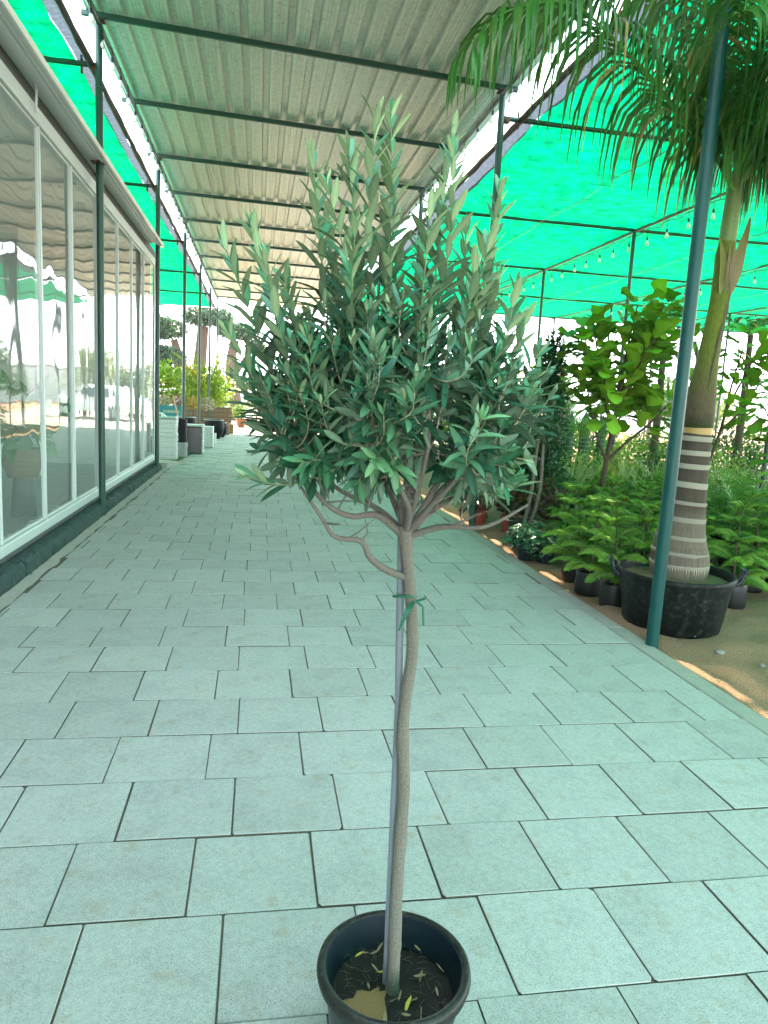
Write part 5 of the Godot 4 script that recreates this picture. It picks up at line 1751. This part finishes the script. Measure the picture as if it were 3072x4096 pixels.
func far_left() -> void:
	# artificial turf strip
	var b := MB.new()
	var edge := [[16.2, -1.72], [17.2, -1.62], [19.0, -1.52], [22.0, -1.42], [25.0, -1.3], [27.2, -1.12]]
	for k in edge.size() - 1:
		b.flat_quad(F(-4.0, 0.006, edge[k][0]), F(edge[k][1], 0.006, edge[k][0]), F(edge[k + 1][1], 0.006, edge[k + 1][0]), F(-4.0, 0.006, edge[k + 1][0]), Vector3.UP)
	var tf := put("artificial_turf", b.mesh(M.turf))
	structure(tf)
	var blades := MB.new()
	for k in 6000:
		var z := 16.25 + pow(rng.randf(), 1.5) * 9.0
		var xe := lerpf(-1.7, -1.32, (z - 16.2) / 9.0)
		var p := F(rr(xe - 0.9, xe), 0.006, z)
		blades.blade([p, p + Vector3(rr(-0.015, 0.015), rr(0.02, 0.04), rr(-0.015, 0.015))], [0.004, 0.001], rdir())
	var bo := put("turf_blades", blades.mesh(mat(lc(0.04, 0.17, 0.015), 0.7)))
	bo.set_meta("kind", "stuff"); tag(bo, "bright green artificial grass blades along the paving edge", "grass")
	# concrete ramp at the pavilion corner
	var rb := MB.new()
	rb.flat_quad(F(-2.4, 0.1, 14.75), F(-1.74, 0.11, 14.75), F(-1.5, 0.004, 16.2), F(-2.4, 0.05, 16.2), Vector3.UP)
	rb.flat_quad(F(-1.74, 0.11, 14.75), F(-1.5, 0.004, 16.2), F(-1.5, -0.05, 16.2), F(-1.74, -0.05, 14.75), Vector3.RIGHT)
	rb.flat_quad(F(-2.4, 0.1, 14.75), F(-1.74, 0.11, 14.75), F(-1.74, -0.05, 14.75), F(-2.4, -0.05, 14.75), F(0, 0, -1))
	structure(put("ramp", rb.mesh(M.cement)))
	# wrapped planters
	var white := mat(lc(0.66, 0.7, 0.68), 0.35, {"tex": M.t_film, "scale": Vector3(1, 3, 1)})
	var film := mat(lc(0.7, 0.74, 0.74, 0.5), 0.3, {"alpha": 1, "tex": M.t_film, "scale": 3.0})
	var dark := mat(lc(0.006, 0.008, 0.01), 0.45, {"spec": 0.2})
	var blackf := mat(lc(0.006, 0.009, 0.012), 0.25, {"tex": M.t_film, "scale": Vector3(2, 5, 2), "spec": 0.6})
	var nz := FastNoiseLite.new(); nz.seed = 5; nz.frequency = 0.02
	var t := thing("tall_planter", "tall square planter wrapped in white foam by the pavilion corner", "planter", F(-1.93, 0.006, 16.55))
	b = MB.new()
	for k in 9:
		var y := 0.045 + k * 0.1
		b.bevel_box(Vector3(rr(-0.004, 0.004), y, 0), Vector3(0.37 + rr(-0.006, 0.01), 0.104, 0.37), 0.016)
	put("foam_wrap", b.mesh(white), t)
	b = MB.new(); b.bevel_box(Vector3(0, 0.9, 0), Vector3(0.385, 0.07, 0.385), 0.02)
	put("plastic_cap", b.mesh(film), t)
	b = MB.new(); b.bevel_box(Vector3(0, 0.88, 0), Vector3(0.35, 0.09, 0.35), 0.01)
	put("planter_body", b.mesh(dark), t)
	t = thing("cylinder_planter", "tall black cylinder planter half wrapped in foam beside the white planter", "planter", F(-1.76, 0.006, 17.35))
	b = MB.new(); b.lathe([Vector2(0.0, 0.02), Vector2(0.15, 0.02), Vector2(0.15, 0.85), Vector2(0.145, 0.87), Vector2(0.13, 0.86), Vector2(0.128, 0.6), Vector2(0.0, 0.6)], 28)
	put("planter_body", b.mesh(dark), t)
	b = MB.new(); b.lathe([Vector2(0.155, 0.0), Vector2(0.165, 0.05), Vector2(0.16, 0.2), Vector2(0.172, 0.28), Vector2(0.158, 0.34), Vector2(0.151, 0.33)], 28, Vector3.ZERO, 0.02, 3)
	put("foam_wrap", b.mesh(film), t)
	t = thing("box_planter", "square planter wrapped in black film with white foam corner", "planter", F(-1.52, 0.006, 18.45), "", 0.06)
	b = MB.new(); b.bevel_box(Vector3(-0.03, 0.33, 0), Vector3(0.4, 0.65, 0.42), 0.02)
	put("film_wrap", b.mesh(blackf), t)
	b = MB.new()
	for k in 8: b.bevel_box(Vector3(0.185, 0.045 + 0.085 * k, 0), Vector3(0.06, 0.09, 0.43 + rr(-0.01, 0.01)), 0.02)
	b.bevel_box(Vector3(0, 0.69, 0), Vector3(0.46, 0.05, 0.44), 0.018)
	put("foam_edge", b.mesh(white), t)
	t = thing("ribbed_planter", "pale ribbed square planter between black film and round planters", "planter", F(-1.4, 0.006, 20.6))
	b = MB.new()
	b.box(Vector3(0, 0.29, 0), Vector3(0.39, 0.57, 0.39))
	put("planter_body", b.mesh(white), t)
	b = MB.new()
	for k in 10: b.bevel_box(Vector3(-0.18 + 0.04 * k, 0.29, 0.2), Vector3(0.024, 0.56, 0.02), 0.005)
	put("ribs", b.mesh(white), t)
	t = thing("cube_planter", "small pale cube planter at the turf edge", "planter", F(-1.32, 0.006, 21.9))
	b = MB.new(); b.bevel_box(Vector3(0, 0.16, 0), Vector3(0.24, 0.32, 0.24), 0.012)
	put("planter_body", b.mesh(mat(lc(0.55, 0.56, 0.52), 0.6)), t)
	b = MB.new(); b.bevel_box(Vector3(0, 0.325, 0), Vector3(0.2, 0.012, 0.2), 0.004)
	put("soil", b.mesh(M.soil), t)
	for s in [[-1.42, 24.4, 0.33, 0.62, "large round black planter behind the ribbed planter"], [-1.28, 25.4, 0.26, 0.5, "smaller round black planter beside the large one"], [-2.1, 22.2, 0.3, 0.75, "round black planter at the back of the turf strip"]]:
		t = thing("round_planter", s[4], "planter", F(s[0], 0.006, s[1]), "round black planters")
		b = MB.new(); b.lathe([Vector2(0.0, 0.0), Vector2(s[2] * 0.6, 0.0), Vector2(s[2] * 0.95, s[3] * 0.35), Vector2(s[2], s[3] * 0.7), Vector2(s[2] * 0.92, s[3]), Vector2(s[2] * 0.84, s[3]), Vector2(s[2] * 0.84, s[3] - 0.08), Vector2(0.0, s[3] - 0.08)], 28)
		put("planter_body", b.mesh(dark), t)
		b = MB.new(); b.lathe([Vector2(s[2] * 0.8, s[3] + 0.006), Vector2(s[2] * 0.94, s[3] + 0.008), Vector2(s[2] * 0.96, s[3] - 0.02)], 28)
		put("plastic_cap", b.mesh(film), t)
	for s in [[-1.2, 27.0, 0.36, "wooden box planter at the end of the turf"], [-1.05, 28.0, 0.3, "second wooden box planter beyond the turf"]]:
		t = thing("wooden_planter", s[3], "planter", F(s[0], 0.0, s[1]), "wooden box planters")
		for k in 4:
			b = MB.new(); b.bevel_box(Vector3(0, 0.045 + 0.09 * k, 0), Vector3(s[2], 0.084, s[2]), 0.006)
			put("plank", b.mesh(mat(lc(0.45 + 0.02 * k, 0.3, 0.16), 0.7, {"tex": M.t_bark, "scale": Vector3(2, 6, 2)})), t)
	# white chairs and tables stacked behind the planters
	for s in [[-2.3, 17.6, 0.95, "white moulded chair back showing over the wrapped planters"], [-2.0, 20.0, 0.66, "white plastic chair behind the black film planter"]]:
		plastic_chair(s[3], F(s[0], 0.006, s[1]), 0.4, s[2] / 0.85)
	plastic_chair("white plastic armchair standing on the sunlit yard", F(-0.25, -0.012, 33.5), 0.5, 1.0)
	plastic_chair("white plastic armchair turned away on the sunlit yard", F(0.3, -0.012, 34.3), 2.4, 1.0)
	# teal banner with a leaning stick
	t = thing("banner", "teal banner with pale lettering behind the planters", "banner", F(-3.55, 0.0, 25.0))
	b = MB.new(); b.bevel_box(Vector3(0, 0.72, 0), Vector3(2.1, 0.56, 0.03), 0.004)
	put("panel", b.mesh(mat(lc(0.01, 0.2, 0.24), 0.5, {"tex": M.t_paint, "scale": 1.0})), t)
	var tm := TextMesh.new()
	var sf := SystemFont.new(); sf.font_names = PackedStringArray(["Droid Sans"]); sf.font_weight = 700
	tm.font = sf; tm.text = "GUERXEIA"; tm.font_size = 32; tm.pixel_size = 0.0034; tm.depth = 0.004
	var txt := put("lettering", tm, t, mat(lc(0.5, 0.48, 0.3), 0.6))
	txt.position = Vector3(0.72, 0.8, 0.02)
	for y in [0.64, 0.58]:
		b = MB.new(); b.box(Vector3(0.7, y, 0.018), Vector3(0.5, 0.02, 0.004))
		put("text_line", b.mesh(mat(lc(0.25, 0.4, 0.38), 0.6)), t)
	for x in [-1.0, 1.0]:
		b = MB.new(); b.tube([Vector3(x, 0, -0.03), Vector3(x, 1.05, -0.03)], 0.02, 8)
		put("post", b.mesh(M.green_steel), t)
	b = MB.new(); b.tube([Vector3(0, 0, 0), Vector3(-0.3, 1.25, 0)], 0.022, 8)
	var so := put("wooden_stick", b.mesh(mat(lc(0.55, 0.3, 0.16), 0.7)))
	so.position = F(-2.45, 0.1, 24.7); tag(so, "bare wooden stick leaning across the teal banner", "stick")
	# brick-coloured low wall with wire grid
	t = thing("grid_fence", "low tan fence panel with wire grid beside the banner", "fence", F(-1.95, 0, 28.5))
	b = MB.new(); b.bevel_box(Vector3(0, 0.5, 0), Vector3(1.9, 0.9, 0.06), 0.01)
	put("panel", b.mesh(mat(lc(0.5, 0.3, 0.19), 0.85, {"tex": M.t_rough, "scale": 1.5})), t)
	for k in 13:
		b = MB.new(); b.tube([Vector3(-0.95 + k * 0.158, 0.05, 0.05), Vector3(-0.95 + k * 0.158, 0.95, 0.05)], 0.008, 5)
		put("wire", b.mesh(M.stem), t)
	for k in 6:
		b = MB.new(); b.tube([Vector3(-0.95, 0.1 + 0.16 * k, 0.055), Vector3(0.95, 0.1 + 0.16 * k, 0.055)], 0.008, 5)
		put("wire", b.mesh(M.stem), t)
	# yellow shirt hung on a canopy column
	t = thing("yellow_shirt", "yellow shirt hanging on the far green column", "shirt", F(-1.72, 1.95, 32.72))
	b = MB.new()
	var ol := [[0.0, 0.0, 0.05], [-0.12, 0.1, 0.1], [-0.2, 0.17, 0.2], [-0.32, 0.2, 0.22], [-0.34, 0.12, 0.22], [-0.7, 0.14, 0.22], [-1.0, 0.16, 0.24], [-1.05, 0.1, 0.2]]
	var fr := []
	for i in ol.size():
		var row := []
		for k in 9:
			var u := k / 8.0 * 2.0 - 1.0
			row.append(Vector3(u * ol[i][2], ol[i][0] + 0.02 * sin(k * 2.0 + i), 0.1 + 0.03 * cos(u * 7.0 + i) - 0.05 * u * u))
		fr.append(row)
	for i in ol.size() - 1:
		for k in 8: b.flat_quad(fr[i][k], fr[i][k + 1], fr[i + 1][k + 1], fr[i + 1][k], F(0, 0, -1))
	put("cloth", b.mesh(mat(lc(0.8, 0.45, 0.01), 0.8, {"backlight": lc(0.3, 0.2, 0.0)})), t)
	b = MB.new(); b.lathe([Vector2(0.0, 0.1), Vector2(0.05, 0.1), Vector2(0.07, 0.3), Vector2(0.06, 0.55), Vector2(0.0, 0.56)], 12, Vector3(0.02, 0, 0.08), 0.05, 2)
	put("white_bag", b.mesh(mat(lc(0.7, 0.68, 0.62), 0.7)), t)
	# potted plants at the far end
	var pots := [[-1.55, 30.6, 0.42, 0.55, "large terracotta pot of clipped green foliage at the path end", 1.6], [-0.75, 33.6, 0.24, 0.36, "terracotta pot at the foot of the far column", 0.6], [-0.35, 36.5, 0.22, 0.4, "terracotta pot first in the far row", 0.9], [0.05, 37.0, 0.22, 0.4, "terracotta pot second in the far row", 1.0], [0.45, 37.5, 0.22, 0.38, "terracotta pot third in the far row", 0.8], [0.9, 38.0, 0.24, 0.4, "dark pot at the end of the far row", 1.0], [2.2, 38.5, 0.35, 0.45, "wide terracotta bowl behind the white chairs", 0.9]]
	for s in pots:
		t = thing("potted_plant", s[4], "potted plant", F(s[0], 0.0, s[1]), "potted plants at the path end")
		put("pot", pot_shape(s[2] * 0.7, s[2], s[3], 0.05, s[3] * 0.85, 20), t, M.terracotta)
		var bl := []
		for k in 3: bl.append([Vector3(rr(-0.1, 0.1), s[3] + s[5] * (0.2 + 0.3 * k), rr(-0.1, 0.1)), Vector3(s[2] * 1.2, s[5] * 0.3, s[2] * 1.2)])
		b = MB.new(); b.tube([Vector3(0, s[3] * 0.8, 0), Vector3(0, s[3] + s[5] * 0.5, 0)], 0.02, 6)
		put("stem", b.mesh(M.stem), t)
		crown(t, "foliage", bl, 700, simple_leaf, 0.08, 0.14, Color(0.07, 0.15, 0.03), Color(0.2, 0.32, 0.06))
	# flowering plants behind the banner
	for k in 6:
		shrub("flowering_plant", "flowering plant above the teal banner, %s along the row" % ORD[k], "plant", F(-4.2 + 0.5 * k, 0, 25.8 + 0.2 * (k % 2)), [[Vector3(0, 1.1, 0), Vector3(0.3, 0.2, 0.3)]], 240, 0.07, 0.12, [Color(0.6, 0.12, 0.35), Color(0.75, 0.3, 0.06), Color(0.7, 0.45, 0.5)][k % 3], Color(0.1, 0.2, 0.03), "flowering plants over the banner")
	# lime hedge, topiary, yellow palm
	var hb := []
	for k in 9: hb.append([Vector3(-1.9 + 0.5 * k, 1.85 + rr(-0.15, 0.15), rr(-0.3, 0.3)), Vector3(0.55, 0.75, 0.6)])
	for k in 9: hb.append([Vector3(-1.9 + 0.5 * k, 1.0 + rr(-0.15, 0.15), rr(-0.3, 0.3)), Vector3(0.5, 0.6, 0.6)])
	shrub("lime_hedge", "bright lime-green hedge rising behind the teal banner", "hedge", F(-3.6, 0, 29.5), hb, 9000, 0.1, 0.17, Color(0.12, 0.26, 0.01), Color(0.34, 0.46, 0.03), "", 0.08)
	pads("large cloud-pruned topiary with thick twin trunks left of the path end", F(-3.6, 0, 42.0), [
		[[[0, 0, 0], [0.2, 1.5, 0], [0.35, 3.0, 0], [0.5, 5.0, 0]], 0.42, 0.3], [[[0.1, 1.6, 0], [-0.6, 2.9, 0], [-1.05, 4.2, 0]], 0.3, 0.2], [[[0.2, 1.0, 0], [-0.5, 2.2, 0.1], [-1.0, 2.9, 0.1]], 0.2, 0.1]],
		[[0.75, 5.5, 0, 1.35, 0.42], [-1.25, 4.75, 0, 0.9, 0.4], [-0.95, 3.25, 0.1, 0.55, 0.25], [-1.0, 2.3, 0.2, 0.5, 0.3]], 1)
	pads("cloud-pruned topiary with one thick trunk partly hidden by the olive", F(-1.2, 0, 41.0), [
		[[[0, 0, 0], [-0.1, 1.5, 0], [-0.35, 2.8, 0], [-0.15, 4.3, 0]], 0.36, 0.24], [[[-0.2, 2.4, 0], [0.3, 3.1, 0], [0.7, 3.8, 0]], 0.18, 0.1]],
		[[0.0, 4.75, 0, 1.05, 0.36], [0.95, 4.0, 0, 0.5, 0.3]], 2)
	pads("dark cloud-pruned topiary seen past the pavilion corner", F(-6.2, 0, 40.0), [
		[[[0, 0, 0], [0.3, 2.0, 0], [0.9, 3.6, 0]], 0.3, 0.16]], [[1.0, 4.6, 0, 0.9, 0.55], [1.2, 3.2, 0, 0.8, 0.5], [1.3, 2.2, 0, 0.7, 0.4]], 3)
	t = thing("date_palm", "young yellow-green date palm with arching fronds at the path end", "palm tree", F(-1.95, 0, 30.2))
	b = MB.new(); b.tube([Vector3(0, 0, 0), Vector3(0, 0.9, 0)], [0.22, 0.16], 12)
	put("trunk", b.mesh(M.stem), t)
	for k in 15:
		frond(t, arc(Vector3(0, 0.85, 0), TAU * k / 15 + rr(-0.2, 0.2), rr(0.75, 1.42), rr(1.9, 2.6), 1.1, 10), 34, 0.42, 0.016, 0.12, Color(0.2, 0.28, 0.015) if k % 5 else Color(0.5, 0.38, 0.02), false, 0.02)

func plastic_chair(label: String, at: Vector3, turn: float, sc: float) -> void:
	var t := thing("plastic_chair", label, "chair", at, "white plastic chairs", turn)
	t.scale = Vector3.ONE * sc
	var w := mat(lc(0.78, 0.78, 0.75), 0.35)
	var b := MB.new(); b.bevel_box(Vector3(0, 0.42, 0), Vector3(0.46, 0.03, 0.44), 0.012)
	put("seat", b.mesh(w), t)
	for s in [[-1, -1], [1, -1], [1, 1], [-1, 1]]:
		b = MB.new(); b.tube([Vector3(0.21 * s[0], 0.42, 0.19 * s[1]), Vector3(0.25 * s[0], 0.0, 0.24 * s[1])], [0.026, 0.02], 8)
		put("leg", b.mesh(w), t)
	b = MB.new()
	b.tube(bent([Vector3(-0.24, 0.42, -0.2), Vector3(-0.25, 0.8, -0.27), Vector3(0, 0.87, -0.29), Vector3(0.25, 0.8, -0.27), Vector3(0.24, 0.42, -0.2)], 14), 0.02, 8)
	for k in 5: b.bevel_box(Vector3(-0.16 + 0.08 * k, 0.63, -0.245), Vector3(0.05, 0.4, 0.012), 0.004)
	put("backrest", b.mesh(w), t)
	for s in [-1.0, 1.0]:
		b = MB.new(); b.tube(bent([Vector3(0.25 * s, 0.66, -0.25), Vector3(0.28 * s, 0.66, 0.1), Vector3(0.26 * s, 0.42, 0.2)], 8), 0.02, 8)
		put("armrest", b.mesh(w), t)

func far_back() -> void:
	# loose trees and hedges closing the view
	var list := [
		["grey_green_tree", "hazy grey-green tree beyond the sunlit yard", 3.5, 48.0, 3.2, 1.9, 0], ["grey_green_tree", "broad pale tree behind the parked car", 7.0, 52.0, 4.0, 2.4, 1],
		["grey_green_tree", "pale tree far behind the clipped ficus", 12.5, 46.0, 4.4, 2.0, 0], ["grey_green_tree", "pale tree far behind the fig crown", 17.0, 44.0, 4.6, 2.2, 1],
		["grey_green_tree", "rounded tree far behind the cactus cluster", 13.5, 32.0, 3.0, 1.5, 2], ["grey_green_tree", "rounded tree far behind the second fig", 19.5, 34.0, 3.4, 1.8, 2],
		["grey_green_tree", "yellowish tree beyond the outermost net posts", 24.0, 36.0, 3.6, 2.2, 1], ["grey_green_tree", "dense tree past the right-hand net posts", 27.0, 30.0, 3.4, 2.2, 2],
		["grey_green_tree", "low tree behind the lime hedge", -6.5, 36.0, 2.6, 1.5, 2], ["grey_green_tree", "thin bushy tree between the topiary and the car", 0.9, 44.0, 2.2, 1.1, 1],
		["grey_green_tree", "small tree behind the far row of pots", 2.8, 41.5, 2.0, 1.0, 0], ["grey_green_tree", "tree hidden deep behind the olive crown", 9.5, 40.0, 3.4, 1.8, 2]]
	var cs := [[Color(0.06, 0.1, 0.05), Color(0.15, 0.2, 0.1)], [Color(0.1, 0.16, 0.04), Color(0.24, 0.3, 0.08)], [Color(0.03, 0.09, 0.03), Color(0.1, 0.2, 0.05)]]
	for s in list:
		var bl := []
		bl.append([Vector3(0, s[4] * 0.62, 0), Vector3(s[5] * 0.6, s[4] * 0.28, s[5] * 0.6)])
		for k in 7: bl.append([Vector3(rr(-0.6, 0.6) * s[5], s[4] * rr(0.35, 0.88), rr(-0.6, 0.6) * s[5]), Vector3.ONE * s[5] * rr(0.28, 0.5)])
		shrub(s[0], s[1], "tree", F(s[2], 0, s[3]), bl, 3200, 0.14, 0.26, cs[s[6]][0], cs[s[6]][1], "trees closing the view", 0.12)
	# rows of nursery shrubs under the net between the beds and the yard
	for k in 26:
		var x := 3.6 + 1.25 * (k % 9) + rr(-0.3, 0.3)
		var z := 16.5 + 3.2 * (k / 9) + rr(-0.5, 0.5)
		var h := rr(0.7, 1.35)
		var bl := [[Vector3(0, h * 0.6, 0), Vector3(0.5, h * 0.42, 0.5)], [Vector3(rr(-0.2, 0.2), h * 0.8, rr(-0.2, 0.2)), Vector3(0.32, h * 0.3, 0.32)]]
		var c: Array = [[Color(0.04, 0.13, 0.02), Color(0.12, 0.28, 0.04)], [Color(0.1, 0.2, 0.03), Color(0.22, 0.34, 0.05)], [Color(0.015, 0.06, 0.02), Color(0.04, 0.12, 0.03)]][k % 3]
		shrub("nursery_shrub", "nursery shrub, %s from the path in the %s back row under the net" % [ORD[k % 9], ORD[k / 9]], "shrub", F(x, 0, z), bl, 420, 0.08, 0.14, c[0], c[1], "nursery shrubs in the back rows")
	# parked car behind the olive
	var t := thing("parked_car", "white car parked on the sunlit yard behind the olive crown", "car", F(3.2, -0.012, 35.5), "", 0.5)
	var w := mat(lc(0.8, 0.8, 0.8), 0.2, {"coat": 0.8})
	var b := MB.new()
	var side := [Vector2(-2.1, 0.35), Vector2(-2.15, 0.75), Vector2(-1.9, 0.98), Vector2(-1.5, 1.05), Vector2(-1.0, 1.5), Vector2(0.3, 1.55), Vector2(0.95, 1.1), Vector2(1.9, 0.95), Vector2(2.15, 0.7), Vector2(2.15, 0.35)]
	var rows := []
	for q in [[-0.86, 0.96], [-0.8, 1.0], [0.8, 1.0], [0.86, 0.96]]:
		var row := []
		for p in side: row.append(Vector3(p.x * (q[1] * 0.5 + 0.5), 0.35 + (p.y - 0.35) * q[1], q[0] * (1.0 if p.y < 1.1 else 0.82)))
		rows.append(row)
	for i in 3:
		for k in side.size() - 1: b.flat_quad(rows[i][k], rows[i][k + 1], rows[i + 1][k + 1], rows[i + 1][k], Vector3(side[k].x + side[k + 1].x, side[k].y + side[k + 1].y - 1.4, 0))
	for i in [0, 3]:
		for k in range(1, side.size() - 1): b.flat_tri(rows[i][0], rows[i][k], rows[i][k + 1], Vector3(0, 0, -1 if i == 0 else 1))
	put("body", b.mesh(w), t)
	var gl := mat(lc(0.02, 0.025, 0.03), 0.08)
	for s in [-1.0, 1.0]:
		b = MB.new()
		b.flat_quad(Vector3(-1.25, 1.08, 0.83 * s), Vector3(0.75, 1.1, 0.83 * s), Vector3(0.2, 1.47, 0.72 * s), Vector3(-0.9, 1.43, 0.72 * s), Vector3(0, 0, s))
		put("side_window", b.mesh(gl), t)
		for x in [-1.35, 1.35]:
			b = MB.new(); b.tube([Vector3(x, 0.33, 0.66 * s), Vector3(x, 0.33, 0.88 * s)], 0.33, 20)
			var wh := put("wheel", b.mesh(M.socket), t)
			b = MB.new(); b.tube([Vector3(x, 0.33, 0.88 * s), Vector3(x, 0.33, 0.895 * s)], 0.2, 16)
			put("rim", b.mesh(M.frame), wh)
	b = MB.new(); b.flat_quad(Vector3(0.96, 1.11, -0.68), Vector3(0.96, 1.11, 0.68), Vector3(0.38, 1.51, 0.6), Vector3(0.38, 1.51, -0.6), Vector3(1, 1, 0))
	put("windscreen", b.mesh(gl), t)
	# boundary wall mirrored in the glass
	t = thing("boundary_wall", "long pale boundary wall beyond the nursery", "wall", F(16.0, 0, 58.0))
	b = MB.new(); b.bevel_box(Vector3(0, 1.3, 0), Vector3(46, 2.6, 0.3), 0.02)
	put("wall_panel", b.mesh(M.plaster), t)
	b = MB.new(); b.bevel_box(Vector3(0, 2.66, 0), Vector3(46.2, 0.12, 0.42), 0.02)
	put("coping", b.mesh(M.cement), t)
	# plants inside the pavilion
	t = thing("indoor_plant", "broad-leaved plant in a woven basket inside the pavilion glass", "plant", F(-2.6, 0.05, 8.7))
	b = MB.new(); b.lathe([Vector2(0.0, 0.0), Vector2(0.16, 0.0), Vector2(0.21, 0.15), Vector2(0.2, 0.32), Vector2(0.17, 0.3)], 20, Vector3(0, 0.45, 0), 0.02, 3)
	put("basket", b.mesh(mat(lc(0.25, 0.18, 0.09), 0.9, {"tex": M.t_rough, "scale": 5.0})), t)
	b = MB.new(); b.tube([Vector3(0, 0, 0), Vector3(0, 0.45, 0)], [0.14, 0.1], 14)
	put("stand", b.mesh(M.plinth), t)
	crown(t, "foliage", [[Vector3(0, 1.12, 0), Vector3(0.34, 0.32, 0.34)]], 90, simple_leaf, 0.24, 0.4, Color(0.03, 0.14, 0.03), Color(0.06, 0.22, 0.05), 0.5)
